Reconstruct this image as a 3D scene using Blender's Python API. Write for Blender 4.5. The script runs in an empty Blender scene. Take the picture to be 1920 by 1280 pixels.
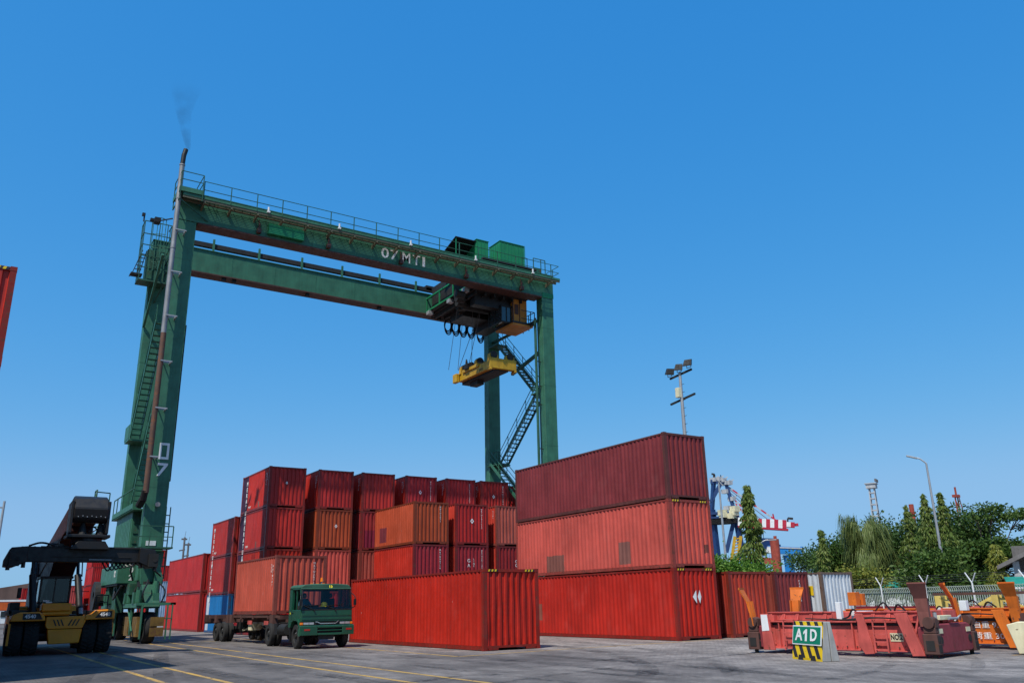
import bpy, bmesh, math, random
import numpy as np
from mathutils import Vector, Matrix
random.seed(7); rng = np.random.default_rng(7)
scene = bpy.context.scene
C = scene.collection
R = math.radians

# ------------------------------------------------------------------ camera
F_PX = 1561.34; PITCH = .3045; YAW = .5797; ROLL = -.0194; EYE = 1.5906
cam_d = bpy.data.cameras.new('camera'); cam = bpy.data.objects.new('camera', cam_d); C.objects.link(cam)
scene.camera = cam
_F = Vector((math.sin(YAW)*math.cos(PITCH), math.cos(YAW)*math.cos(PITCH), math.sin(PITCH)))
_R0 = Vector((math.cos(YAW), -math.sin(YAW), 0)); _U0 = _R0.cross(_F)
_R = _R0*math.cos(ROLL)+_U0*math.sin(ROLL); _U = -_R0*math.sin(ROLL)+_U0*math.cos(ROLL)
m = Matrix.Identity(4)
for i in range(3): m[i][0] = _R[i]; m[i][1] = _U[i]; m[i][2] = -_F[i]
m[2][3] = EYE
cam.matrix_world = m
cam_d.sensor_fit = 'HORIZONTAL'; cam_d.sensor_width = 36; cam_d.lens = F_PX/1920*36
cam_d.clip_start = .1; cam_d.clip_end = 6000
# ------------------------------------------------------------------ sky, sun, exposure
SUN_T = Vector((1, .59, -1.77)).normalized()          # the way the sunlight travels
elev = math.asin(-SUN_T.z); az = math.atan2(-SUN_T.x, -SUN_T.y)
world = bpy.data.worlds.new('World'); scene.world = world; world.use_nodes = True
nt = world.node_tree; nt.nodes.clear()
sky = nt.nodes.new('ShaderNodeTexSky'); sky.sky_type = 'NISHITA'; sky.sun_disc = False
sky.sun_elevation = elev; sky.sun_rotation = az; sky.air_density = 1.0; sky.dust_density = .6; sky.ozone_density = 3.0; sky.altitude = 0
hsv = nt.nodes.new('ShaderNodeHueSaturation'); hsv.inputs['Saturation'].default_value = 1.30; hsv.inputs['Hue'].default_value = .488
bg = nt.nodes.new('ShaderNodeBackground'); bg.inputs['Strength'].default_value = .15
wo = nt.nodes.new('ShaderNodeOutputWorld')
nt.links.new(sky.outputs[0], hsv.inputs['Color']); 
# film-like response of the sky colour: one power curve per channel over the whole sky
sepc = nt.nodes.new('ShaderNodeSeparateColor'); comc = nt.nodes.new('ShaderNodeCombineColor'); nt.links.new(hsv.outputs[0], sepc.inputs[0])
KS = .15*2**.45
for i_, (g_, a_) in enumerate(((.93, .49), (.52, .510), (.27, .775))):
    pw = nt.nodes.new('ShaderNodeMath'); pw.operation = 'POWER'; pw.inputs[1].default_value = g_; nt.links.new(sepc.outputs[i_], pw.inputs[0])
    ml = nt.nodes.new('ShaderNodeMath'); ml.operation = 'MULTIPLY'; ml.inputs[1].default_value = a_*KS**(g_-1); nt.links.new(pw.outputs[0], ml.inputs[0]); mn = nt.nodes.new('ShaderNodeMath'); mn.operation = 'SMOOTH_MIN'; mn.inputs[1].default_value = (.27, .52, .82)[i_]/KS; mn.inputs[2].default_value = .12/KS; nt.links.new(ml.outputs[0], mn.inputs[0]); nt.links.new(mn.outputs[0], comc.inputs[i_])
nt.links.new(comc.outputs[0], bg.inputs['Color']); nt.links.new(bg.outputs[0], wo.inputs['Surface'])
sun_d = bpy.data.lights.new('sun', 'SUN'); sun_d.energy = 3.5; sun_d.angle = R(.5); sun_d.color = (1, .95, .87)
sun = bpy.data.objects.new('sun', sun_d); C.objects.link(sun); sun.location = (-30, -20, 60)
sun.rotation_euler = SUN_T.to_track_quat('-Z', 'Y').to_euler()
scene.view_settings.view_transform = 'Standard'; scene.view_settings.look = 'None'
scene.view_settings.exposure = .45; scene.view_settings.gamma = 1; scene.view_settings.use_curve_mapping = False
scene.render.engine = 'CYCLES'

def at(px, py, D):
    """world point seen at photo pixel (px,py) at ground distance D metres"""
    d = _F+_R*((px-960)/F_PX)-_U*((py-640)/F_PX)
    return Vector((0, 0, EYE))+d*(D/math.hypot(d.x, d.y))

# ------------------------------------------------------------------ materials
class N:
    def __init__(s, name):
        s.m = bpy.data.materials.new(name); s.m.use_nodes = True; s.t = s.m.node_tree; s.t.nodes.clear()
    def n(s, typ, **kw):
        k = s.t.nodes.new('ShaderNode'+typ)
        for a, v in kw.items():
            if a.startswith('_'): k.inputs[a[1:].replace('_', ' ')].default_value = v
            else: setattr(k, a, v)
        return k
    def l(s, a, b): s.t.links.new(a, b)
    def math(s, op, a, b=None, c=None):
        k = s.n('Math', operation=op)
        for i, v in enumerate((a, b, c)):
            if v is None: continue
            if isinstance(v, (int, float)): k.inputs[i].default_value = v
            else: s.l(v, k.inputs[i])
        return k.outputs[0]
    def mix(s, fac, a, b):
        k = s.n('MixRGB')
        for i, v in enumerate((fac, a, b)):
            if isinstance(v, (int, float)): k.inputs[i].default_value = v
            elif isinstance(v, tuple): k.inputs[i].default_value = v+(1,) if len(v) == 3 else v
            else: s.l(v, k.inputs[i])
        return k.outputs[0]
    def noise(s, vec, scale, detail=4, rough=.55):
        k = s.n('TexNoise'); k.inputs['Scale'].default_value = scale; k.inputs['Detail'].default_value = detail; k.inputs['Roughness'].default_value = rough
        if vec is not None: s.l(vec, k.inputs['Vector'])
        return k.outputs['Fac']
    def ramp(s, fac, a, b, lo=0., hi=1.):
        k = s.n('MapRange'); k.inputs['From Min'].default_value = a; k.inputs['From Max'].default_value = b
        k.inputs['To Min'].default_value = lo; k.inputs['To Max'].default_value = hi; s.l(fac, k.inputs['Value']); return k.outputs[0]
    def coords(s, randomise=True, scale=None):
        tc = s.n('TexCoord').outputs['Object']
        if randomise:
            oi = s.n('ObjectInfo'); v = s.n('VectorMath', operation='ADD'); s.l(tc, v.inputs[0])
            mm = s.math('MULTIPLY', oi.outputs['Random'], 60.); cx = s.n('CombineXYZ'); s.l(mm, cx.inputs[0]); s.l(mm, cx.inputs[1])
            s.l(cx.outputs[0], v.inputs[1]); tc = v.outputs[0]
        if scale:
            mp = s.n('Mapping'); mp.inputs['Scale'].default_value = scale; s.l(tc, mp.inputs['Vector']); tc = mp.outputs[0]
        return tc
    def out(s, color, rough=.5, metal=0., bump=None, bstr=.2, bdist=.02, spec=.5, alpha=None):
        p = s.n('BsdfPrincipled'); o = s.n('OutputMaterial'); p.inputs['Metallic'].default_value = metal
        p.inputs['Specular IOR Level'].default_value = spec
        if isinstance(color, tuple): p.inputs['Base Color'].default_value = color+(1,)
        else: s.l(color, p.inputs['Base Color'])
        if isinstance(rough, (int, float)): p.inputs['Roughness'].default_value = rough
        else: s.l(rough, p.inputs['Roughness'])
        if alpha is not None: s.l(alpha, p.inputs['Alpha'])
        if bump is not None:
            b = s.n('Bump'); b.inputs['Strength'].default_value = bstr; b.inputs['Distance'].default_value = bdist
            s.l(bump, b.inputs['Height']); s.l(b.outputs[0], p.inputs['Normal'])
        s.l(p.outputs[0], o.inputs['Surface']); return s.m

def mul(s, col, f):
    k = s.n('VectorMath', operation='SCALE'); s.l(col, k.inputs[0]); s.l(f, k.inputs['Scale']); return k.outputs[0]

def paint(name, col, rough=.45, rust=.3, dirt=.25, metal=0., rustcol=(.10, .045, .025), scale=1., spec=.4):
    s = N(name); v = s.coords()
    c = s.n('RGB').outputs[0]; c.node.outputs[0].default_value = col+(1,)
    n1 = s.noise(v, 1.3*scale, 5); n2 = s.noise(s.coords(scale=(7*scale, 7*scale, .6*scale)), 1., 4)
    f = s.math('MULTIPLY', s.ramp(n1, .3, .7, 1-dirt, 1+dirt*.4), s.ramp(n2, .3, .75, 1+dirt*.2, 1-dirt*.6))
    c = mul(s, c, f)
    n3 = s.noise(v, 5*scale, 9, .7)
    fac = s.ramp(n3, .70-rust*.22, .74-rust*.2)
    c = s.mix(s.math('MULTIPLY', fac, .85), c, rustcol)
    return s.out(c, s.ramp(n3, .4, .7, rough, min(1, rough+.3)), metal, bump=n3, bstr=.12, bdist=.01, spec=spec)

def container_paint(name, rust=.25, dark=1., patches=(), band=None):
    """body colour comes from the object's own colour; patches: (axis, a0, a1, z0, z1, colour)"""
    s = N(name); v = s.coords(); oi = s.n('ObjectInfo')
    c = oi.outputs['Color']
    raw = s.n('SeparateXYZ'); s.l(s.n('TexCoord').outputs['Object'], raw.inputs[0])
    for ax, a0, a1, z0, z1, pc in patches:
        q = raw.outputs[ax]; f = None
        edge = s.math('MULTIPLY', s.math('SUBTRACT', s.noise(v, 9, 2), .5), .1)
        q2 = s.math('ADD', q, edge); zz = s.math('ADD', raw.outputs[2], edge)
        f = s.math('MULTIPLY', s.math('GREATER_THAN', q2, a0), s.math('LESS_THAN', q2, a1))
        f = s.math('MULTIPLY', f, s.math('MULTIPLY', s.math('GREATER_THAN', zz, z0), s.math('LESS_THAN', zz, z1)))
        c = s.mix(s.math('MULTIPLY', f, .92), c, pc)
    n1 = s.noise(v, .55, 4); n2 = s.noise(s.coords(scale=(5, 5, .25)), 1., 5, .6); nf = s.noise(v, 26, 3)
    f = s.math('MULTIPLY', s.ramp(n1, .3, .7, .74*dark, 1.06*dark), s.ramp(n2, .3, .75, 1.08, .72))
    f = s.math('MULTIPLY', f, s.ramp(nf, .3, .7, .93, 1.05))
    c = mul(s, c, f)
    # faded chalky patches
    n4 = s.noise(v, .9, 6, .6); c = s.mix(s.ramp(n4, .55, .85, 0, .08), c, (.55, .30, .26))
    n3 = s.noise(v, 6.5, 10, .72)
    fr = s.ramp(n3, .74-rust*.26, .78-rust*.24)
    c = s.mix(s.math('MULTIPLY', fr, .8), c, (.09, .035, .022))
    # scratches
    n5 = s.noise(s.coords(scale=(14, 14, 2.2)), 1., 2, .5); c = s.mix(s.ramp(n5, .79, .82, 0, .5), c, (.6, .5, .46))
    b = s.math('ADD', s.math('MULTIPLY', s.noise(v, 1.6, 3), 1.), s.math('MULTIPLY', n3, .12))
    return s.out(c, s.ramp(n3, .4, .7, .42, .72), 0, bump=b, bstr=.45, bdist=.03, spec=.25)

M = {}
M['cont'] = container_paint('container_paint', .22)
M['cont_worn'] = container_paint('container_paint_worn', .42)
M['cont_frame'] = container_paint('container_frame_paint', .75, .62)
M['green'] = paint('crane_green', (.038, .150, .086), .42, .12, .28)
M['green_d'] = paint('crane_green_grimy', (.025, .105, .062), .5, .42, .4)
M['green_b'] = paint('crane_green_bright', (.012, .20, .075), .4, .1, .2)
M['green_o'] = paint('weathered_olive_steel', (.13, .125, .075), .6, .3, .3)
M['flange'] = paint('crane_underside', (.075, .035, .028), .6, .6, .3)
M['dark'] = paint('dark_machinery', (.018, .018, .017), .6, .25, .4)
M['black'] = paint('black_paint', (.012, .011, .011), .42, .12, .3)
M['rubber'] = paint('tyre_rubber', (.022, .021, .02), .8, 0, .3, rustcol=(.1, .09, .08))
M['steel'] = paint('galvanised_steel', (.36, .37, .38), .45, .1, .15, metal=.4)
M['pipe'] = paint('exhaust_pipe_silver', (.30, .30, .30), .5, .25, .3, metal=.5)
M['pipe_rust'] = paint('exhaust_pipe_rusty', (.14, .075, .05), .6, .7, .3, metal=.2, rustcol=(.2, .08, .04))
M['yellow'] = paint('machine_yellow', (.50, .29, .012), .45, .42, .3)
M['orange_m'] = paint('stacker_orange', (.74, .26, .008), .35, .06, .15)
M['cab_orange'] = paint('crane_cab_orange', (.55, .20, .02), .45, .2, .25)
M['rope'] = paint('wire_rope', (.10, .10, .10), .5, 0, .1)
M['glass'] = N('dark_glass').out((.02, .03, .035), .06, 0, spec=.9)
M['hazard_y'] = paint('hazard_yellow', (.78, .52, .01), .5, .02, .15)
M['hazard_k'] = paint('hazard_black', (.02, .02, .025), .5, .02, .15)
M['white'] = paint('white_paint', (.72, .73, .72), .5, .12, .18)
M['letter'] = paint('white_lettering', (.82, .81, .78), .55, .1, .2)
M['conc'] = paint('barrier_concrete', (.34, .335, .32), .9, .0, .25, scale=2)
M['sign_g'] = paint('sign_green', (.0, .19, .105), .4, 0, .06)
M['spr_red'] = paint('faded_red_spreader_paint', (.62, .105, .085), .6, .48, .42)
M['spr_maroon'] = paint('maroon_spreader_paint', (.24, .032, .042), .6, .5, .4)
M['spr_rust'] = paint('rusty_spreader_iron', (.10, .045, .035), .75, .5, .35)
M['spr_orange'] = paint('orange_spreader_paint', (.70, .16, .014), .55, .38, .32)
M['cream'] = paint('cream_paint', (.70, .64, .42), .6, .45, .25)
M['yframe'] = paint('faded_yellow_paint', (.66, .48, .12), .6, .5, .3)
M['truck_g'] = paint('truck_green', (.004, .066, .030), .32, .05, .18, spec=.6)
M['truck_roof'] = paint('truck_roof_green', (.035, .11, .065), .6, .25, .3)
M['chassis'] = paint('trailer_chassis', (.10, .045, .035), .7, .5, .4)
M['lens_o'] = N('amber_lens').out((.8, .18, .01), .2)
M['lens_r'] = N('red_lens').out((.35, .02, .01), .25)
M['lens_w'] = N('headlamp_lens').out((.45, .45, .45), .12, .4)
M['chrome'] = N('chrome').out((.6, .6, .6), .15, 1.)
M['blue'] = paint('quay_crane_blue', (.010, .042, .14), .5, .15, .25)
M['blue_l'] = paint('gantry_light_blue', (.01, .19, .50), .5, .1, .2)
M['redpipe'] = paint('red_stack_paint', (.34, .06, .035), .6, .3, .3)
M['boom_red'] = paint('boom_red', (.42, .015, .04), .5, .05, .15)
M['teal'] = paint('teal_awning', (.01, .22, .16), .6, 0, .2)
M['wall_red'] = paint('wall_dark_red', (.26, .012, .025), .7, .05, .25)
M['roof'] = paint('grey_roof', (.16, .15, .145), .7, .2, .3)
M['bwall'] = paint('pale_wall', (.42, .43, .44), .8, 0, .2)
M['skin'] = N('skin').out((.25, .13, .085), .55)
M['shirt'] = N('teal_shirt').out((.01, .16, .24), .8)
M['hivis'] = N('yellow_plastic').out((.8, .68, .03), .35)
M['orange_flat'] = paint('orange_panel', (.62, .11, .015), .6, .05, .2)
M['brown_roof'] = paint('brown_roof_sheet', (.17, .105, .085), .8, .2, .3, scale=.2)

# windscreen: real tinted glass
s = N('windscreen_glass'); g = s.n('BsdfGlossy'); g.inputs['Roughness'].default_value = .04; g.inputs['Color'].default_value = (.9, .9, .9, 1)
t_ = s.n('BsdfTransparent'); t_.inputs['Color'].default_value = (.5, .56, .55, 1); fr = s.n('Fresnel'); fr.inputs[0].default_value = 1.5
mx = s.n('MixShader'); s.l(s.math('MULTIPLY', fr.outputs[0], .8), mx.inputs[0]); s.l(t_.outputs[0], mx.inputs[1]); s.l(g.outputs[0], mx.inputs[2])
o = s.n('OutputMaterial'); s.l(mx.outputs[0], o.inputs[0]); M['screen'] = s.m

def leafmat(name, a, b, c, trans=.25):
    s = N(name); ge = s.n('NewGeometry'); v = s.n('TexCoord').outputs['Object']
    rnd = ge.outputs['Random Per Island']
    col = s.mix(rnd, a, b); col = s.mix(s.ramp(s.noise(v, .35, 3), .45, .65), col, c)
    d = s.n('BsdfPrincipled'); s.l(col, d.inputs['Base Color']); d.inputs['Roughness'].default_value = .5; d.inputs['Specular IOR Level'].default_value = .25
    t = s.n('BsdfTranslucent'); s.l(col, t.inputs['Color'])
    mx = s.n('MixShader'); mx.inputs[0].default_value = trans; s.l(d.outputs[0], mx.inputs[1]); s.l(t.outputs[0], mx.inputs[2])
    o = s.n('OutputMaterial'); s.l(mx.outputs[0], o.inputs[0]); return s.m
M['leaf_dark'] = leafmat('dark_foliage', (.026, .065, .014), (.085, .145, .030), (.050, .105, .022))
M['leaf_mid'] = leafmat('mid_foliage', (.035, .08, .014), (.10, .16, .03), (.06, .12, .022))
M['leaf_mast'] = leafmat('mast_tree_foliage', (.04, .10, .014), (.21, .25, .06), (.11, .16, .032))
M['leaf_yel'] = leafmat('yellow_green_foliage', (.12, .17, .03), (.26, .25, .04), (.16, .19, .03))
M['leaf_willow'] = leafmat('feathery_foliage', (.07, .115, .028), (.20, .24, .075), (.12, .16, .045))
M['grass'] = leafmat('climber_foliage', (.05, .14, .015), (.14, .26, .03), (.09, .19, .02))
M['bark'] = paint('bark', (.12, .09, .065), .9, .2, .3)

# ground: small interlocking paving blocks, stained by tyres
s = N('block_paving'); tc = s.n('TexCoord').outputs['Object']
mp = s.n('Mapping'); mp.inputs['Rotation'].default_value = (0, 0, R(90)); s.l(tc, mp.inputs['Vector'])
br = s.n('TexBrick'); s.l(mp.outputs[0], br.inputs['Vector'])
for k, v in (('Scale', 1.), ('Mortar Size', .009), ('Mortar Smooth', .3), ('Brick Width', .22), ('Row Height', .11)): br.inputs[k].default_value = v
br.inputs['Color1'].default_value = (.95, .95, .95, 1); br.inputs['Color2'].default_value = (.55, .55, .55, 1); br.inputs['Mortar'].default_value = (.3, .3, .3, 1)
nA = s.noise(tc, .16, 6, .6); nB = s.noise(tc, 1.7, 6, .65)
mp2 = s.n('Mapping'); mp2.inputs['Scale'].default_value = (.8, .22, 1); mp2.inputs['Rotation'].default_value = (0, 0, R(-3)); s.l(tc, mp2.inputs['Vector'])
nC = s.noise(mp2.outputs[0], 1.3, 6, .6); nD = s.noise(tc, 22, 3)
col = s.mix(s.ramp(nA, .32, .66), (.108, .097, .091), (.228, .204, .184))
f = s.math('MULTIPLY', s.ramp(nB, .3, .7, .76, 1.18), s.ramp(nC, .36, .62, .66, 1.10)); f = s.math('MULTIPLY', f, s.ramp(nD, .3, .7, .85, 1.15))
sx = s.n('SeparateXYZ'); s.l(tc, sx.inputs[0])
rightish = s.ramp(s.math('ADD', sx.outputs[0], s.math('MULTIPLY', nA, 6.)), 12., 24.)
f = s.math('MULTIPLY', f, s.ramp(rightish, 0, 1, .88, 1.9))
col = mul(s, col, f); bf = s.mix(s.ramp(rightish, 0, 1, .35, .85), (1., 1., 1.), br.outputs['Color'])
vm = s.n('VectorMath', operation='MULTIPLY'); s.l(col, vm.inputs[0]); s.l(bf, vm.inputs[1])
stain = s.noise(tc, .7, 8, .7); col = s.mix(s.ramp(stain, .57, .68, 0, .7), vm.outputs[0], (.035, .035, .038))
col = s.mix(s.ramp(s.noise(tc, 1.1, 8, .75), .66, .70, 0, .35), col, (.30, .19, .07))
bh = s.math('ADD', s.math('MULTIPLY', br.outputs['Fac'], -.6), nD)
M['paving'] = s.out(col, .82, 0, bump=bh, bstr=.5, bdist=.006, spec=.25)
# worn yellow road paint
s = N('worn_yellow_line'); v = s.n('TexCoord').outputs['Object']
n = s.noise(v, 7, 8, .75); n2 = s.noise(v, .8, 4); a = s.ramp(s.math('ADD', n, s.math('MULTIPLY', n2, .5)), .80, .90)
c = s.mix(s.ramp(n2, .35, .65), (.50, .30, .05), (.34, .22, .09))
M['line'] = s.out(c, .75, 0, alpha=s.math('SUBTRACT', 1., a))

s = N('tyre_mark'); v = s.n('TexCoord').outputs['Object']
a = s.math('MULTIPLY', s.ramp(s.noise(v, 5, 6, .7), .40, .62), s.ramp(s.noise(v, .35, 3), .38, .62, .0, .55))
M['tyre_mark'] = s.out((.018, .018, .02), .8, 0, alpha=a)
# ------------------------------------------------------------------ geometry helpers
class MB:
    def __init__(s): s.v = []; s.f = []
    def add(s, vs, fs):
        b = len(s.v); s.v += [tuple(v) for v in vs]; s.f += [tuple(b+i for i in f) for f in fs]; return s
    def bx(s, x0, x1, y0, y1, z0, z1):
        return s.add([(x0, y0, z0), (x1, y0, z0), (x1, y1, z0), (x0, y1, z0), (x0, y0, z1), (x1, y0, z1), (x1, y1, z1), (x0, y1, z1)],
                     [(0, 3, 2, 1), (4, 5, 6, 7), (0, 1, 5, 4), (1, 2, 6, 5), (2, 3, 7, 6), (3, 0, 4, 7)])
    def bar(s, p, q, w, h=None, up=(0, 0, 1)):
        h = w if h is None else h; p = Vector(p); q = Vector(q); d = (q-p).normalized(); u = Vector(up)
        if abs(d.dot(u)) > .98: u = Vector((1, 0, 0))
        a = d.cross(u).normalized()*(w/2); b = a.cross(d).normalized()*(h/2)
        vs = [p-a-b, p+a-b, p+a+b, p-a+b, q-a-b, q+a-b, q+a+b, q-a+b]
        return s.add(vs, [(0, 1, 2, 3), (7, 6, 5, 4), (0, 4, 5, 1), (1, 5, 6, 2), (2, 6, 7, 3), (3, 7, 4, 0)])
    def tube(s, p, q, r, n=8, r2=None):
        r2 = r if r2 is None else r2; p = Vector(p); q = Vector(q); d = (q-p).normalized(); u = Vector((0, 0, 1))
        if abs(d.z) > .95: u = Vector((1, 0, 0))
        a = d.cross(u).normalized(); b = a.cross(d); vs = []
        for c, rr in ((p, r), (q, r2)):
            for i in range(n):
                t = 2*math.pi*i/n; vs.append(c+a*(rr*math.cos(t))+b*(rr*math.sin(t)))
        fs = [(i, i+n, (i+1) % n+n, (i+1) % n) for i in range(n)]
        return s.add(vs, fs+[tuple(range(n)), tuple(range(2*n-1, n-1, -1))])
    def path(s, pts, r, n=6):
        P = [Vector(p) for p in pts]
        if 3 <= len(P) <= 8:      # round the bends
            Q = [P[0]*2-P[1]]+P+[P[-1]*2-P[-2]]; out = []
            for i in range(1, len(Q)-2):
                for k in range(5):
                    t = k/5; out.append(.5*((2*Q[i])+(Q[i+1]-Q[i-1])*t+(2*Q[i-1]-5*Q[i]+4*Q[i+1]-Q[i+2])*t*t+(3*Q[i]-Q[i-1]-3*Q[i+1]+Q[i+2])*t**3))
            P = out+[P[-1]]
        for a, b in zip(P[:-1], P[1:]): s.tube(a, b, r, n)
        return s
    def prism(s, poly, fn, d0, d1):
        """poly: 2D points, fn(u,v,d)->xyz"""
        n = len(poly); vs = [fn(u, v, d0) for u, v in poly]+[fn(u, v, d1) for u, v in poly]
        return s.add(vs, [(i, (i+1) % n, (i+1) % n+n, i+n) for i in range(n)]+[tuple(range(n-1, -1, -1)), tuple(range(n, 2*n))])
    def lathe(s, prof, c, axis='x', n=24):
        """prof: (r, offset along axis) closed ring profile"""
        c = Vector(c); k = len(prof); vs = []
        for i in range(n):
            t = 2*math.pi*i/n
            for r, o in prof:
                a, b = r*math.cos(t), r*math.sin(t)
                vs.append(c+(Vector((o, a, b)) if axis == 'x' else Vector((a, o, b)) if axis == 'y' else Vector((a, b, o))))
        fs = [(i*k+j, i*k+(j+1) % k, ((i+1) % n)*k+(j+1) % k, ((i+1) % n)*k+j) for i in range(n) for j in range(k)]
        return s.add(vs, fs)
    def build(s, name, mat, parent=None, world=False, smooth=False, bevel=0., kind=None):
        me = bpy.data.meshes.new(name); vs = s.v
        if parent is not None and world:
            inv = mw(parent).inverted(); vs = [inv @ Vector(v) for v in vs]
        me.from_pydata([tuple(v) for v in vs], [], s.f); me.materials.append(mat)
        b = bmesh.new(); b.from_mesh(me); bmesh.ops.recalc_face_normals(b, faces=b.faces); b.to_mesh(me); b.free()
        if smooth:
            me.shade_smooth(); me.set_sharp_from_angle(angle=R(38))
        o = bpy.data.objects.new(name, me); C.objects.link(o)
        if parent is not None: o.parent = parent
        if bevel:
            bv = o.modifiers.new('bevel', 'BEVEL'); bv.width = bevel; bv.segments = 1; bv.limit_method = 'ANGLE'
        if kind: o['kind'] = kind
        return o
def mw(o):
    mm = Matrix.LocRotScale(o.location, o.rotation_euler, o.scale)
    return mw(o.parent) @ mm if o.parent else mm
def thing(name, label, cat, loc=(0, 0, 0), rz=0., group=None):
    o = bpy.data.objects.new(name, None); C.objects.link(o); o.location = loc; o.rotation_euler = (0, 0, rz)
    o.empty_display_size = .3; o['label'] = label; o['category'] = cat
    if group: o['group'] = group
    return o
def tag(o, label, cat, group=None):
    o['label'] = label; o['category'] = cat
    if group: o['group'] = group
    return o
def dup(root, loc, rz, label=None, group=None):
    r = root.copy(); C.objects.link(r); r.location = loc; r.rotation_euler = (0, 0, rz)
    if label: r['label'] = label
    if group: r['group'] = group
    for ch in list(root.children):
        c = ch.copy(); C.objects.link(c); c.parent = r
        for g in list(ch.children):
            d = g.copy(); C.objects.link(d); d.parent = c
    return r
def text(name, body, size, origin, xd, yd, mat, parent, align='CENTER', world=True, width=None, extr=.004, spacing=1., vspace=1., bold=0.):
    cu = bpy.data.curves.new(name, 'FONT'); cu.body = body; cu.size = size; cu.align_x = align; cu.align_y = 'CENTER'; cu.extrude = extr
    cu.space_character = spacing; cu.space_line = vspace; cu.offset = bold; cu.resolution_u = 3
    tmp = bpy.data.objects.new(name, cu); C.objects.link(tmp)
    dg = bpy.context.evaluated_depsgraph_get(); me = bpy.data.meshes.new_from_object(tmp.evaluated_get(dg))
    C.objects.unlink(tmp); bpy.data.objects.remove(tmp); bpy.data.curves.remove(cu)
    xs = [v.co.x for v in me.vertices]; sc = 1.
    if width and xs: sc = width/(max(xs)-min(xs))
    X = Vector(xd).normalized(); Y = Vector(yd).normalized(); Z = X.cross(Y); O = Vector(origin)
    inv = mw(parent).inverted() if world else Matrix.Identity(4)
    for v in me.vertices: v.co = inv @ (O+X*(v.co.x*sc)+Y*v.co.y+Z*v.co.z)
    me.materials.clear(); me.materials.append(mat); me.name = name
    o = bpy.data.objects.new(name, me); C.objects.link(o); o.parent = parent; return o
# ------------------------------------------------------------------ ground and road markings
g = MB(); g.add([(-2500, -2500, 0), (2500, -2500, 0), (2500, 2500, 0), (-2500, 2500, 0)], [(0, 1, 2, 3)])
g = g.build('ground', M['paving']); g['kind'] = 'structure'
def line(p, q, w=.14):
    p = Vector(p); q = Vector(q); d = (q-p).normalized(); n = Vector((-d.y, d.x))*w/2; k = max(1, int((q-p).length/3)); b = MB()
    for i in range(k):
        a = p.lerp(q, i/k); c = p.lerp(q, (i+1)/k); b.add([(a.x-n.x, a.y-n.y, .004), (c.x-n.x, c.y-n.y, .004), (c.x+n.x, c.y+n.y, .004), (a.x+n.x, a.y+n.y, .004)], [(0, 1, 2, 3)])
    o = b.build('road_marking', M['line']); o['kind'] = 'structure'; return o
for p, q in (((4.45, 3), (4.42, 48)), ((5.72, 3), (5.45, 48)), ((8.62, 3), (9.0, 95)), ((9.85, 3), (9.85, 95)), ((14.0, 24.9), (14.05, 52)),
             ((13.95, 24.9), (18.8, 25.65)), ((18.8, 25.65), (27.7, 26.35)), ((27.7, 26.35), (40, 25.0)), ((11.3, 47.2), (14.4, 47.8)), ((24.5, 12.9), (34, 12.1))):
    line(p, q)

def track(pts, w=.28, gap=1.9):
    for off in (-gap/2, gap/2):
        b = MB(); P = [Vector(p) for p in pts]; n_ = 24; L_ = []; R_ = []
        for i in range(n_+1):
            t = i/n_; q = P[0]*(1-t)**2+P[1]*2*t*(1-t)+P[2]*t*t; d = ((P[1]-P[0])*(1-t)+(P[2]-P[1])*t).normalized(); nn = Vector((-d.y, d.x)); c = q+nn*off
            L_.append((c.x-nn.x*w/2, c.y-nn.y*w/2, .009)); R_.append((c.x+nn.x*w/2, c.y+nn.y*w/2, .009))
        for i in range(n_): b.add([L_[i], L_[i+1], R_[i+1], R_[i]], [(0, 1, 2, 3)])
        o = b.build('tyre_mark', M['tyre_mark']); o['kind'] = 'structure'
for z_, tr_ in enumerate((((7.2, 6), (7.0, 25), (7.4, 60)), ((11.9, 8), (12.3, 20), (11.9, 45)), ((10, 12), (18, 15), (21.5, 30)), ((4, 14), (12, 19), (22.5, 20)), ((13, 6), (15.5, 14), (15.0, 24)), ((16, 11), (22, 12), (30, 21)), ((2.0, 12), (3, 20), (7, 40)))):
    track(tr_, .3 if z_ % 2 else .5)
# ------------------------------------------------------------------ shipping containers
W = 2.438
_cache = {}
def corr(L, z0, z1, period, depth, flat, slope, seed, dent=.006, rows=6):
    """corrugated sheet: list of (along, depthwise, z) grid"""
    us = []; u = 0
    n = max(1, round(L/period)); per = L/n; fl = per*flat; sl = per*slope; inn = per-fl-2*sl
    for i in range(n):
        us += [(u, 0), (u+fl, 0), (u+fl+sl, depth), (u+fl+sl+inn, depth)]; u += per
    us.append((L, 0)); rg = np.random.default_rng(seed); ph = rg.uniform(0, 6, 6)
    zs = [z0+(z1-z0)*k/rows for k in range(rows+1)]; vs = []; fs = []; m = len(us)
    for k, z in enumerate(zs):
        for a, d in us:
            w = dent*(math.sin(a*1.3+ph[0]+z)+math.sin(a*3.1+ph[1]-z*2.3)+.6*math.sin(z*4+a*5+ph[2])) if 0 < k < rows else 0
            vs.append((a+(dent*.8*math.sin(z*3+a*9+ph[3]) if 0 < k < rows else 0), max(-.004, d+w) if d == 0 else d+w, z))
    for k in range(rows):
        for i in range(m-1): fs.append((k*m+i, k*m+i+1, (k+1)*m+i+1, (k+1)*m+i))
    return vs, fs
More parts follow.
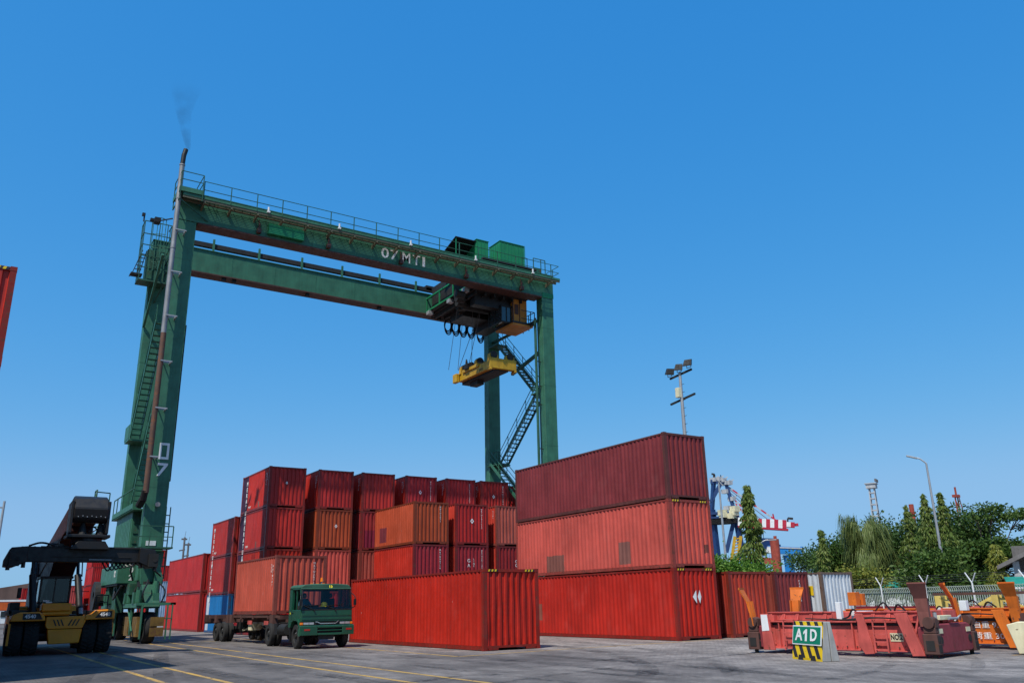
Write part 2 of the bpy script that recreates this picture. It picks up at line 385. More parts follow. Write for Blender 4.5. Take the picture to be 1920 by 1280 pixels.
def container_proto(L, H, dented=False):
    key = (L, H, dented)
    if key in _cache: return _cache[key]
    col = bpy.data.collections.new('tmp'); parts = []; w2, l2 = W/2, L/2
    def part(name, mb, mat, smooth=False):
        o = mb.build(name, M[mat]); C.objects.unlink(o); parts.append((name, o.data)); return o
    seed = int(L*10+H*100)
    p = .16  # post width
    for sx in (-1, 1):
        vs, fs = corr(L-2*p, .16, H-.10, .278, .036, .26, .245, seed+sx)
        b = MB(); b.add([(sx*(w2-.012-d), -l2+p+a, z) for a, d, z in vs], fs); part('side_panel', b, 'cont')
    for sy in (-1, 1):
        if dented: vs, fs = corr(W-2*p, .17, H-.12, .262, .060, .30, .13, seed+5, .014, 10)
        else: vs, fs = corr(W-2*p, .17, H-.12, .25, .056, .38, .09, seed+sy*3, .004)
        b = MB(); b.add([(-w2+p+a, sy*(l2-.014-d), z) for a, d, z in vs], fs); part('end_panel', b, 'cont_worn' if dented else 'cont')
    vs, fs = corr(L-2*p, -w2+.06, w2-.06, .21, .02, .3, .2, seed+9, .003, 3)
    b = MB(); b.add([(z, -l2+p+a, H-.03-d) for a, d, z in vs], fs); part('roof_panel', b, 'cont')
    part('floor', MB().bx(-w2+.06, w2-.06, -l2+.1, l2-.1, .13, .155), 'dark')
    for sx in (-1, 1):
        for sy in (-1, 1):
            b = MB(); x0, x1 = sorted((sx*w2, sx*(w2-p))); y0, y1 = sorted((sy*l2, sy*(l2-p))); x0 += .004; x1 -= .004
            b.bx(x0, x1, y0+.004, y1-.004, .118, H-.118); part('corner_post', b, 'cont_frame')
            for z0, z1 in ((0, .118), (H-.118, H)):
                c = MB(); xa, xb = sorted((sx*(w2+.002), sx*(w2-.162))); ya, yb = sorted((sy*(l2+.002), sy*(l2-.178)))
                # hollow casting: a block with a dark slot on its two outer faces
                c.bx(xa, xb, ya, yb, z0, z1); part('corner_casting', c, 'cont_frame')
        x0, x1 = sorted((sx*(w2-.002), sx*(w2-.06)))
        part('bottom_rail', MB().bx(x0, x1, -l2+.176, l2-.176, .02, .155), 'cont_frame')
        part('top_rail', MB().bx(x0, x1, -l2+.176, l2-.176, H-.10, H-.03), 'cont_frame')
    for sy in (-1, 1):
        y0, y1 = sorted((sy*(l2-.002), sy*(l2-.09)))
        part('header', MB().bx(-w2+.16, w2-.16, y0, y1, H-.12, H-.02), 'cont_frame')
        part('sill', MB().bx(-w2+.16, w2-.16, y0, y1, .09, .17).bx(-w2+.2, -w2+.62, y0, y1, .02, .09).bx(w2-.62, w2-.2, y0, y1, .02, .09), 'cont_frame')
    _cache[key] = parts; return parts
def slots(root, L, H):
    """dark holes of the corner castings, one shared mesh, on the two seen faces"""
CONT = []
def container(x0, y0, z0, a, L, H, color, label, group, dented=False, side_mat=None, end_mat=None, fc=None, marks=(), side=None):
    """x0,y0: near-left bottom corner, a: heading"""
    ca, sa = math.cos(a), math.sin(a)
    cx = x0+ca*W/2-sa*L/2; cy = y0+sa*W/2+ca*L/2
    r = thing('shipping_container', label, 'container', (cx, cy, z0), a, group)
    fcol = fc or tuple(c*.8+.2*b for c, b in zip(color, (.15, .06, .04)))
    for name, me in container_proto(L, H, dented):
        o = bpy.data.objects.new(name, me); C.objects.link(o); o.parent = r
        cc = color
        if name in ('corner_post', 'corner_casting', 'bottom_rail', 'top_rail', 'header', 'sill'): cc = fcol
        if name == 'side_panel' and side: cc = side
        o.color = cc+(1,)
        if name == 'side_panel' and side_mat and me.vertices[0].co.x < 0: o.material_slots[0].link = 'OBJECT'; o.material_slots[0].material = side_mat
        if name == 'end_panel' and end_mat and me.vertices[0].co.y < 0: o.material_slots[0].link = 'OBJECT'; o.material_slots[0].material = end_mat
    for mk in marks: mk(r, L, H)
    CONT.append(r); return r
YL = .004
def code_end(body='MRTU\n207145 2', size=.15, x=.62, ztop=.35, vert=True, col='letter'):
    def f(r, L, H):
        t = '\n'.join(body) if vert else body
        o = text('lettering', t, size, (x, -L/2+.006, H-ztop-(len(body)*size*.62 if vert else 0)), (1, 0, 0), (0, 0, 1), M[col], r, world=False, vspace=.98)
    return f
def code_side(body='MRTU207145', size=.15, y=None, ztop=.3, col='letter', vert=True, zc=None, bold=.0):
    def f(r, L, H):
        yy = -L/2+.45 if y is None else -L/2+y
        t = '\n'.join(body) if vert else body; z = zc if zc else H-ztop-len(body)*size*.62
        text('lettering', t, size, (-W/2+.004, yy, z), (0, -1, 0), (0, 0, 1), M[col], r, world=False, vspace=.98, bold=bold)
    return f
def diamond(x, z, s=.16, col='letter', face='end'):
    def f(r, L, H):
        b = MB(); y = -L/2+.005
        k = [(0, s), (s, 0), (0, -s), (-s, 0)]; kk = [(0, s*.45), (s*.45, 0), (0, -s*.45), (-s*.45, 0)]
        vs = [(x+p*.8, y, z+q) for p, q in k]+[(x+p*.8, y, z+q) for p, q in kk]
        b.add(vs, [(i, (i+1) % 4, (i+1) % 4+4, i+4) for i in range(4)]).build('painted_emblem', M[col], r)
    return f
def hazard(r, L, H):
    for x0 in (-W/2+.2, W/2-.62):
        by, bk = MB(), MB()
        for i in range(6):
            b = (by, bk)[i % 2]; x = x0+i*.07
            b.add([(x, -L/2-.006, H-.105), (x+.07, -L/2-.006, H-.105), (x+.10, -L/2-.006, H-.03), (x+.03, -L/2-.006, H-.03)], [(0, 1, 2, 3)])
        by.build('hazard_stripe', M['hazard_y'], r); bk.build('hazard_stripe', M['hazard_k'], r)

RED = (.47, .026, .012); CRIM = (.43, .016, .015); SALM = (.58, .095, .070); ORB = (.38, .068, .025); MAR = (.22, .034, .036); MARE = (.30, .022, .034); BLUE = (.012, .16, .40)
pm = container_paint('container_paint_patched_front', .2, patches=[(1, -5.9, -5.35, 1.0, 1.85, (.2, .05, .04))])
container(16.17, 26.9, 0, .0058, 12.19, 2.83, (.47, .020, .009), 'single bright red container on the ground with dented front end and yellow hazard marks', 'containers on the ground',
          dented=True, marks=[hazard])
# stack of three long ones on the right
sb = container_paint('container_paint_grey_patches', .2, patches=[(1, 1.75, 3.3, .05, .95, (.20, .085, .065)), (1, -3.35, -2.55, .28, 1.25, (.21, .10, .08))])
sb2 = container_paint('container_paint_one_patch', .2, patches=[(1, 3.8, 4.15, .75, 1.55, (.26, .09, .06))])
eb2 = container_paint('container_end_patch', .25, patches=[(0, .72, .92, .62, .98, (.13, .045, .035))])
container(25.31, 26.64, 0, -.0117, 12.19, 2.9, (.48, .022, .012), 'bright red container with white fish shaped mark on its end, under the salmon one', 'stack of three long containers',
          side_mat=sb2, marks=[hazard, lambda r, L, H: (MB().add([(-.25, -L/2+.004, 1.72), (-.03, -L/2+.004, 2.0), (-.03, -L/2+.004, 1.45)], [(0, 1, 2)]).add([(.03, -L/2+.004, 1.72), (.17, -L/2+.004, 2.0), (.24, -L/2+.004, 1.72), (.15, -L/2+.004, 1.45)], [(0, 1, 2, 3)]).build('painted_emblem', M['letter'], r))])
container(25.31, 26.64, 2.905, -.0117, 12.19, 2.87, SALM, 'faded salmon red long container with two grey patches, middle of the stack of three', 'stack of three long containers', side_mat=sb, end_mat=eb2, marks=[hazard])
container(25.31, 26.64, 5.78, -.0117, 12.19, 2.89, MAR, 'dark maroon long container, topmost of the stack of three', 'stack of three long containers', fc=(.20, .06, .05))
container(28.59+.05, 26.76, 0, 0, 12.19, 2.78, (.42, .045, .026), 'red container on the ground right of the stack of three', 'row of containers by the trees')
container(32.93, 27.85, 0, 0, 12.19, 2.82, (.24, .040, .042), 'maroon container on the ground between the red one and the white one', 'row of containers by the trees', side=(.26, .05, .035), marks=[code_end('CAXU4502', .13, .55, .25)])
def ylabel(r, L, H):
    MB().bx(-W/2-.003, -W/2+.004, -L/2+.55, -L/2+.95, 1.7, 2.15).build('sticker', M['hazard_y'], r)
container(35.78, 27.39, 0, 0, 12.19, 2.80, (.56, .60, .64), 'silvery white container with rusty corner post at the right end of the row', 'row of containers by the trees', fc=(.30, .20, .15), marks=[ylabel])
# block A: six columns four high
colsx = [16.13, 19.45, 22.51, 25.81, 29.02, 31.91]; t = 10.345/4
names = ['first', 'second', 'third', 'fourth', 'fifth', 'sixth']
shade = {0: [CRIM, RED, (.48, .032, .024), (.47, .030, .024)], 1: [CRIM, SALM, ORB, (.42, .028, .025)], 2: [CRIM, (.36, .07, .05), (.34, .035, .035), (.42, .032, .026)],
         3: [CRIM]*3+[(.36, .026, .03)], 4: [CRIM]*3+[(.38, .026, .028)], 5: [CRIM]*3+[(.42, .030, .026)]}
cn = {CRIM: 'crimson', RED: 'bright red', SALM: 'salmon', ORB: 'orange brown'}
tiers = ['bottom', 'second from bottom', 'third from bottom', 'topmost']
band = container_paint('container_paint_navy_band', .2, patches=[(1, 1.62, 3.0, 0, 3, (.016, .018, .05)), (1, -1.15, -.75, .12, .55, (.22, .12, .10))])
ptc = container_paint('container_end_maroon_patch', .22, patches=[(0, -.9, .6, .1, 1.3, (.22, .02, .05))])
for i, x in enumerate(colsx):
    for k in range(4):
        col = shade[i][k]; mk = []; sm = None; em = None; what = cn.get(col, 'red')
        if i == 0 and k >= 1:
            sm = band; mk = [code_side('MERATUS', .40, 4.85, .05, bold=.012, col='letter'), code_side('MRTU', .2, 4.0, zc=.32, vert=False)]; what = 'bright red container with navy lettered band'
        elif i == 1 and k == 2: what = 'orange brown ribbed container with small white emblem'; mk = [diamond(.1, 1.5, .12)]
        elif i == 2 and k == 2: em = ptc; what = 'crimson container with a maroon painted square'
        else: what += ' container'
        if k == 3:
            mk.append(code_side('22G1', .14, .42, .25)); mk.append(code_side('MRTU20', .14, .62, .25))
            if i >= 3: mk.append(code_end('MRTU2071452', .13, .72, .12))
            if i in (3, 5): mk.append(diamond(-.1, 1.45, .15))
            if i == 0: mk.append(diamond(-.05, 1.55, .1))
        container(x, 53.35, k*t, 0, 6.058, t-.006, col, f'{what}, {tiers[k]}, {names[i]} rear column', 'rear stacks of short containers', side_mat=sm, end_mat=em, marks=mk,
                  side=(.55, .030, .016) if k == 3 else None)
for k in range(4):
    container(36.2, 55.2, k*t*1.02, 0, 6.058, t, CRIM, f'red container, {tiers[k]}, in the last rear column beside the stack of three', 'rear stacks of short containers', marks=[code_side('22G1', .14, .42, .25)] if k == 3 else [])
# second bay of the first column
let = [code_side('MERATUS', .40, 5.35, .05, bold=.012), code_side('MRTU', .2, 4.7, zc=.32, vert=False)]
container(16.05, 60.4, 0, 0, 6.058, 2.59, BLUE, 'blue container with white stripe at the bottom of the shaded column', 'shaded column behind the rear stacks',
          side_mat=container_paint('container_paint_white_stripe', .2, patches=[(1, 2.2, 2.9, 0, 3, (.6, .62, .64))]))
container(16.05, 60.4, 2.6, 0, 6.058, 2.59, (.42, .03, .024), 'red container with white vertical lettering, middle of the shaded column', 'shaded column behind the rear stacks', marks=let)
container(16.05, 60.4, 5.2, 0, 6.058, 2.59, (.45, .03, .022), 'red container with white vertical lettering, topmost of the shaded column', 'shaded column behind the rear stacks', marks=let)
# block B
bs = {0: [RED, (.34, .028, .040), ORB], 1: [CRIM, (.30, .022, .030), (.42, .024, .022)], 2: [CRIM, (.30, .022, .024), (.46, .10, .07)]}
pb = container_paint('container_paint_purple_square', .25, patches=[(1, 1.15, 2.15, .35, 1.3, (.17, .03, .045))])
for i, x in enumerate([23.55, 26.49, 29.55]):
    for k in range(3):
        w3 = ['left', 'middle', 'right'][i]; tt = ['bottom', 'middle', 'topmost'][k]; mk = []
        if i == 0 and k == 2: mk = [code_end('MRTU2071', .13, .62, .12)]; d = 'orange brown container with purple square on its side'
        elif i == 0 and k == 1: d = 'container with bright red side and crimson ribbed end'; mk = [code_end('MRTU20714', .14, .62, .12)]
        elif i == 1 and k == 2: mk = [diamond(.0, 1.5, .17), code_end('MRTU2071452', .12, .72, .12)]; d = 'crimson container with white diamond emblem'
        elif i == 1 and k == 1: mk = [code_end('GA', .3, -.25, .75), code_end('LINE', .14, .12, .75), code_end('MRTU2071452', .12, .72, .12)]; d = 'dark crimson container with white lettering on its end'
        elif i == 2 and k == 2: mk = [diamond(.6, 1.75, .17), diamond(.6, 1.2, .17), code_side('22G1', .14, .42, .25)]; d = 'faded salmon container with white roundels'
        elif i == 2 and k == 1: mk = [code_end('CG', .26, .3, .8)]; d = 'dark red container half hidden by the tall stack'
        else: d = 'red container hidden low'
        container(x, 47.44, k*2.61, 0, 6.058, 2.6, bs[i][k], f'{d}, {tt}, {w3} front column', 'front stacks of short containers', side_mat=pb if (i == 0 and k == 2) else None, marks=mk,
                  side=(.50, .028, .015) if (i == 0 and k == 1) else (.50, .080, .032) if (i == 0 and k == 2) else (.55, .05, .03) if i else None)
# on the lorry
container(12.3, 38.77, 1.32, .02, 6.058, 2.59, (.52, .095, .060), 'salmon red container riding on the lorry trailer', 'containers on the ground', fc=(.40, .10, .07),
          marks=[code_end('MRTU207145', .13, .62, .12), code_side('MRTU207', .14, .4, .3), code_side('22G', .14, .6, .3)])
# two long ones behind the crane leg
for k in range(2):
    container(15.9, 67.9, k*2.86, 0, 12.19, 2.85, [(.50, .028, .024), (.47, .026, .024)][k], ['plain red long container, lower of the pair beside the left crane leg', 'plain red long container, upper of the pair beside the left crane leg'][k], 'pair of long containers by the crane leg')
# tall stacks beside the viewer, at the left edge
for j, y in enumerate((24.3, 37.6)):
    for k in range(4):
        container(-2.19, y, k*2.59, 0, 12.19, 2.585, (.50, .034, .022), f'long red container at the left edge, {tiers[k]}, {"nearer" if j == 0 else "farther"} stack', 'stacks along the left edge', marks=[hazard] if k == 3 else [])
# far stacks seen between the reach stacker and the crane
far = [(16.86, 137, 3, CRIM, 'red'), (19.9, 143, 3, CRIM, 'red'), (17.4, 143.5, 4, CRIM, 'red'), (13.5, 137, 2, (.46, .07, .06), 'salmon'), (10.6, 137, 1, CRIM, 'red'), (12.3, 150, 4, (.6, .6, .6), 'white'), (9.2, 150, 2, CRIM, 'red'),
       (23.9, 132, 3, CRIM, 'red'), (24.6, 138.5, 4, (.36, .022, .02), 'dark red'), (22.2, 118, 2, (.3, .42, .55), 'pale blue')]
for j, (x, y, n, c, cname) in enumerate(far):
    where = ['right of the orange reach stacker', 'just left of the crane leg', 'behind the crane leg', 'behind the reach stacker cab', 'low behind the reach stacker cab', 'under the reach stacker boom', 'left of the reach stacker boom',
             'right of the left crane leg', 'behind others right of the left crane leg', 'between the crane wheels and the red pair'][j]
    for k in range(n):
        cc = c if not (j == 5 and k < 2) else CRIM
        nm = cname if cc is c else 'red'
        container(x, y, k*2.6, 0, 6.058, 2.59, cc, f'far {nm} container {where}, {["bottom","second","third","fourth"][k]} tier', 'far container stacks')
# ------------------------------------------------------------------ rubber-tyred gantry crane
CR = thing('gantry_crane', 'tall green rubber-tyred gantry crane numbered 07 straddling the rear container stacks', 'crane', (22, 53, 0))
def cp(mb, name, mat, bevel=0., smooth=False): return mb.build(name, M[mat], CR, world=True, bevel=bevel, smooth=smooth)
LX0, LX1, RX0, RX1 = 8.17, 9.28, 34.83, 35.89; FY0, FY1, BY0, BY1 = 48.9, 49.66, 56.8, 57.54
for nm, x0, x1, y0, y1, z0 in (('leg', LX0, LX1, FY0, FY1, 3.1), ('leg', LX0, LX1, BY0, BY1, 3.1), ('leg', RX0, RX1, FY0, FY1, 3.1), ('leg', RX0, RX1, BY0, BY1, 3.1)):
    b = MB().bx(x0, x1, y0, y1, z0, 23.98)
    l = cp(b, nm, 'green', .02)
    for zz in (8, 12.5, 17, 21.5): # weld seams
        MB().bx(x0-.006, x1+.006, y0-.006, y1+.006, zz, zz+.03).build('weld_band', M['green'], l, world=True)
# girders
GX0, GX1 = LX0-.02, RX1+.02
for y0, y1, zt in ((FY0-.02, FY1+.1, 25.83), (BY0-.02, BY1+.1, 25.65)):
    g_ = cp(MB().bx(GX0, GX1, y0, y1, 24.0, zt), 'girder', 'green', .02)
    MB().bx(GX0+1.2, GX1-1.15, y0-.10, y1+.10, 23.90, 23.985).build('bottom_flange', M['flange'], g_, world=True)
    MB().bx(GX0-.03, GX1+.03, y0-.08, y1+.08, zt, zt+.06).build('top_flange', M['green'], g_, world=True)
    for x in np.arange(GX0+2.2, GX1-1.5, 3.1):
        MB().bx(x, x+.035, y0-.012, y0, 24.02, zt-.01).build('stiffener_seam', M['green'], g_, world=True)
# crane rail along both
for y in (FY0+.4, BY0+.3): cp(MB().bx(GX0, GX1, y, y+.12, 25.89 if y < 52 else 25.71, 26.03 if y < 52 else 25.86), 'rail', 'dark')
# small boxes under rear girder flange
for x in (12.9, 13.6, 19.0, 24.8, 30.1): cp(MB().bx(x, x+.25, BY0, BY0+.3, 23.68, 23.9), 'cable_clamp', 'dark')
# front walkway
wy0, wy1, wz = 48.0, 48.84, 25.22
walk = cp(MB().bx(8.2, 35.95, wy0-.01, wy0+.02, wz, wz+.16), 'walkway', 'green')
gr_ = MB()
for i in range(23): gr_.bx(8.2, 35.95, wy0+.03+i*.035, wy0+.040+i*.035, wz+.01, wz+.035)
for i in range(56): gr_.bx(8.3+i*.5, 8.33+i*.5, wy0+.02, wy1, wz-.02, wz+.01)
gr_.build('floor_grating', M['green_d'], walk, world=True, kind='stuff')
MB().bx(8.2, 35.95, wy0+.02, wy0+.10, wz-.14, wz).bx(8.2, 35.95, wy0+.5, wy0+.58, wz-.14, wz).build('walkway_beam', M['green_o'], walk, world=True)
px = [9.36+1.61*i for i in range(17)]
for x in px:
    MB().bar((x, wy0, wz), (x, wy0, 26.38), .05).build('railing_post', M['green_d'], walk, world=True)
    b = MB().prism([(wy0+.02, wz-.14), (FY0-.02, wz-.14), (FY0-.02, wz-.42), (wy0+.02, wz-.24)], lambda u, v, d: (d, u, v), x+.05, x+.15); b.build('bracket', M['green_o'], walk, world=True)
b = MB()
for z in (26.38, 25.82): b.bar((9.36, wy0, z), (35.86, wy0, z), .035)
for z in (26.38, 25.82): b.bar((35.86, wy0, z), (35.86, 49.6, z), .035)
b.bar((35.86, 49.6, 25.3), (35.86, 49.6, 26.38), .045).bar((35.86, 48.8, 25.3), (35.86, 48.8, 26.38), .045)
b.build('handrail', M['green_d'], walk, world=True)
# raised platform at the left end
pf = cp(MB().bx(7.98, 9.34, 47.95, 49.9, 25.50, 25.56).bx(7.98, 9.34, 47.93, 47.97, 25.42, 25.72).bx(7.96, 7.99, 47.95, 49.9, 25.42, 25.72), 'end_platform', 'green')
b = MB()
for (x, y) in ((8.0, 47.95), (9.28, 47.95), (8.0, 49.8), (9.28, 49.8)): b.bar((x, y, 25.0), (x, y, 26.72), .05)
for z in (26.72, 26.2): b.bar((8.0, 47.95, z), (9.28, 47.95, z), .04).bar((8, 47.95, z), (8, 49.8, z), .04).bar((9.28, 47.95, z), (9.28, 49.8, z), .04)
b.bar((8.0, 47.97, 24.9), (8.0, 49.8, 24.9), .06).bar((8.0, 47.97, 24.9), (9.9, 48.86, 24.2), .06)
b.build('handrail', M['green_d'], pf, world=True)
# flood lamps hung on the girder face and small white lamps on the walkway
for x in (13.0, 17.6, 22.85, 28.05, 32.85):
    lm = cp(MB().bar((x, FY0-.10, 25.05), (x, FY0-.10, 24.15), .05).bx(x-.12, x+.12, FY0-.35, FY0-.03, 24.1, 24.38).tube((x, FY0-.22, 24.42), (x, FY0-.22, 24.75), .07), 'girder_lamp', 'flange')
for x in (13.3, 18.0, 23.2, 28.4, 33.4): cp(MB().tube((x, wy0-.05, wz+.15), (x, wy0-.05, wz+.42), .06).bx(x-.09, x+.09, wy0-.12, wy0+.02, wz+.05, wz+.15), 'walkway_lamp', 'white')
cp(MB().bx(13.57, 15.88, FY0-.34, FY0-.025, 24.18, 24.88), 'electrical_box', 'green_b', .02)
cp(MB().bx(34.86, 35.9, FY0-.045, FY0-.022, 23.98, 24.35), 'fresh_paint_plate', 'green_b')
# white numbers on the girder
for ch, x0, x1, sz in (('0', 21.43, 21.99, .95), ('7', 22.08, 22.66, .95), ('M', 23.02, 23.62, .98), ('T', 23.82, 24.40, .98), ('I', 24.58, 24.78, .98)):
    text('number', ch, sz*1.08, ((x0+x1)/2, FY0-.026, 24.70-.01*(x0-21)), (1, 0, 0), (0, 0, 1), M['letter'], CR, width=x1-x0, bold=.012)
# leg number: square 0 and slanted 7
def strokes(pts, w=.09, y=FY0-.008, name='leg_number'):
    b = MB()
    for a, c in pts: b.bar((a[0], y, a[1]), (c[0], y, c[1]), .012, w, up=(-(c[1]-a[1]), 0, c[0]-a[0]))
    return b.build(name, M['letter'], CR, world=True)
zero = MB().bx(8.57, 9.09, FY0-.02, FY0-.004, 10.32, 10.45).bx(8.57, 9.09, FY0-.02, FY0-.004, 9.54, 9.67).bx(8.57, 8.69, FY0-.02, FY0-.004, 9.67, 10.32).bx(8.97, 9.09, FY0-.02, FY0-.004, 9.67, 10.32); zero.build('leg_number', M['letter'], CR, world=True)
MB().prism([(8.56, 9.20), (8.56, 9.33), (9.10, 9.33), (9.10, 9.22), (8.70, 8.62), (8.56, 8.62), (8.90, 9.20)], lambda u, v, d: (u, d, v), FY0-.02, FY0-.004).build('leg_number', M['letter'], CR, world=True)
# rear girder handrail: thick dark cable tray on stub posts
tray = cp(MB().bx(9.3, 30.2, 56.9, 57.2, 26.0, 26.32), 'cable_tray', 'dark')
for x in (12.1, 15.33, 18.54, 21.72, 24.84, 28.02): MB().bx(x-.07, x+.07, 56.78, 56.9, 25.66, 26.62).build('tray_post', M['green'], tray, world=True)
# festoon loops
fest = cp(MB().bx(29.5, 35, 56.9, 57.0, 23.75, 23.85), 'festoon_rail', 'dark')
for x in (30.95, 31.65, 32.35, 33.1, 34.0):
    b = MB(); n = 18
    for k in range(3):
        off = (k-1)*.07; hh = .50+.06*k+(.12 if x > 33.9 else 0); pts = [(x+off+(.30+.02*k)*math.sin(2*math.pi*i/n), 56.75+off, 23.80-hh+hh*math.cos(2*math.pi*i/n)) for i in range(n+1)]
        b.path(pts, .05, 5)
    b.build('festoon_cable', M['black'], fest, world=True)
# trolley
TX0, TX1 = 29.0, 34.4
tr = cp(MB().bx(TX0+.6, TX1, 48.9, 49.2, 26.04, 26.18).bx(TX0, TX1, 56.9, 57.3, 26.1, 26.5).bx(TX0+.4, TX1, 49.8, 56.7, 26.05, 26.25), 'trolley_frame', 'dark')
cp(MB().bx(29.4, 34.2, 49.85, 56.6, 23.9, 24.05).bx(29.4, 29.6, 49.85, 56.6, 24.05, 26.05).bx(34.0, 34.2, 49.85, 56.6, 24.05, 26.05), 'trolley_pit', 'dark')
for i in range(6): cp(MB().bx(29.6+i*.8, 29.75+i*.8, 50, 56.5, 23.62, 23.9), 'cross_beam', 'dark')
# outrigger platform at the left of the trolley
pl = cp(MB().bx(29.05, 29.9, 50.1, 56.9, 24.05, 24.14), 'trolley_platform', 'black')
cp(MB().bx(29.8, 33.8, 50.5, 51.2, 23.0, 23.9).bx(30.5, 33.0, 53.5, 55.5, 23.1, 23.9).tube((29.8, 52.4, 23.5), (33.5, 52.4, 23.5), .35, 12).tube((32.8, 50.8, 22.9), (32.8, 53, 22.9), .3, 10).bx(32.9, 34.0, 52.3, 55.8, 22.6, 23.9), 'hoist_machinery', 'black')
b = MB()
for x, y in ((29.0, 50.15), (29.0, 52.4), (29.0, 54.6), (29.0, 56.8), (29.9, 50.15)): b.bar((x, y, 24.1), (x, y, 25.25), .09)
for z in (25.25, 24.15): b.bar((29.0, 50.15, z), (29.0, 56.8, z), .12).bar((29.0, 50.15, z), (30.0, 50.15, z), .12)
b.bar((29.0, 50.15, 24.15), (29.0, 52.4, 25.25), .07); b.build('railing', M['green_b'], pl, world=True)
for x, y in ((28.95, 50.4), (29.1, 53.0), (29.0, 56.2)): MB().bx(x-.2, x+.2, y-.2, y+.25, 23.75, 24.03).build('lamp_housing', M['steel'], pl, world=True)
for i in range(7): MB().tube((28.2+i*.5, 50.6+i*.8, 23.55), (28.9+i*.5, 50.6+i*.8, 23.55), .3, 10).build('sheave', M['dark'], tr, world=True)
# machinery on top of trolley
def ribbed(x0, x1, y0, y1, z0, z1, name, mat):
    h = cp(MB().bx(x0, x1, y0, y1, z0, z1), name, mat)
    for i in range(int((x1-x0)/.32)+1): MB().bx(x0+.03+i*.32, x0+.08+i*.32, y0-.02, y0, z0+.05, z1-.05).build('panel_rib', M[mat], h, world=True)
    for i in range(int((y1-y0)/.32)+1): MB().bx(x0-.02, x0, y0+.03+i*.32, y0+.08+i*.32, z0+.05, z1-.05).build('panel_rib', M[mat], h, world=True)
    MB().bx(x0-.05, x1+.05, y0-.05, y1+.05, z1, z1+.04).build('lid', M[mat], h, world=True)
ribbed(30.05, 31.1, 50.6, 52.3, 26.45, 28.35, 'switch_cabinet', 'green_b')
ribbed(32.0, 34.25, 50.3, 51.9, 26.4, 28.55, 'machinery_house', 'green_b')
rf = cp(MB().add([(28.2, 50.6, 28.15), (28.2, 53.8, 27.2), (30.1, 53.8, 27.2), (30.1, 50.6, 28.15), (28.2, 50.6, 28.21), (28.2, 53.8, 27.26), (30.1, 53.8, 27.26), (30.1, 50.6, 28.21)], [(0, 1, 2, 3), (4, 5, 6, 7), (0, 3, 7, 4), (1, 2, 6, 5), (0, 1, 5, 4), (3, 2, 6, 7)]), 'rain_roof', 'black')
b = MB()
for x in (28.3, 30.0): b.bar((x, 50.7, 26.2), (x, 50.7, 28.12), .06).bar((x, 53.6, 26.2), (x, 53.6, 27.2), .06)
b.build('roof_post', M['green_b'], rf, world=True)
cp(MB().tube((28.4, 51.5, 26.7), (29.6, 51.5, 26.7), .35, 12).bx(28.3, 31.9, 51.2, 52.6, 26.2, 26.5).tube((31.1, 51.6, 26.9), (32.0, 51.6, 26.9), .3, 12), 'hoist_drum', 'dark')
b = MB()
for x in (34.2, 34.9, 35.3): b.bar((x, 49.0, 25.9), (x, 49.0, 27.1), .05)
for x in (34.0, 34.5): b.bar((x, 50.3, 26.2), (x, 50.3, 27.6), .05)
b.bar((34.0, 50.3, 27.6), (34.5, 50.3, 27.6), .05).bar((34.2, 49, 27.1), (35.3, 49, 27.1), .05).bx(34.3, 34.9, 49.0, 49.5, 25.9, 26.3)
cp(b, 'trolley_railing', 'green_d')
# driver's cab
cab = cp(MB().bx(33.0, 34.3, 50.2, 52.2, 22.1, 24.0), 'cab', 'cab_orange', .03)
MB().bx(32.05, 33.0, 50.35, 52.1, 22.0, 23.2).build('cab_window', M['glass'], cab, world=True)
b = MB()
for y in (50.33, 51.2, 52.1): b.bar((32.03, y, 21.95), (32.03, y, 23.24), .08)
for z in (21.97, 23.24): b.bar((32.03, 50.33, z), (32.03, 52.1, z), .1).bar((32.03, 50.33, z), (33.0, 50.33, z), .1)
b.bar((32.5, 50.33, 21.97), (32.5, 50.33, 23.24), .06); b.build('window_frame', M['black'], cab, world=True)
MB().bx(32.75, 34.6, 49.85, 52.3, 21.72, 21.86).build('cab_floor', M['cab_orange'], cab, world=True)
MB().bx(32.7, 34.65, 49.8, 52.35, 21.86, 22.0).build('floor_edge', M['black'], cab, world=True)
MB().bar((33.0, 50.18, 21.9), (33.0, 50.18, 24.0), .08).bar((33.6, 50.18, 21.9), (33.6, 50.18, 23.9), .05).bx(33.15, 33.5, 50.17, 50.2, 22.7, 23.5).build('door_frame', M['flange'], cab, world=True)
b = MB()
for x, y in ((34.72, 49.8), (34.72, 50.6), (34.72, 51.4), (34.35, 49.8)): b.bar((x, y, 21.7), (x, y, 22.95), .05)
for z in (22.95, 22.3): b.bar((34.72, 49.8, z), (34.72, 52.2, z), .045).bar((33.5, 49.8, z), (34.72, 49.8, z), .045)
b.build('cab_railing', M['black'], cab, world=True)
cp(MB().bx(32.2, 34.2, 50.4, 52.4, 24.0, 24.1).bar((33.4, 50.5, 23.9), (33.4, 50.5, 24.7), .1).bar((34.2, 52, 24), (34.2, 52, 26), .12), 'cab_hanger', 'dark')
# hoist ropes
rp = cp(MB().bar((29.6, 52.6, 24), (30.55, 55.9, 19.3), .03).bar((30.6, 53.5, 24), (31.0, 55.2, 19.2), .03).bar((31.2, 53.2, 24), (31.55, 54, 19.2), .03).bar((31.9, 53, 24), (31.15, 55.4, 19.2), .03)
        .bar((32.6, 51.2, 21.6), (32.5, 50.6, 19.5), .03).bar((31.4, 52, 24), (31.6, 54.6, 19.3), .03), 'hoist_rope', 'rope')
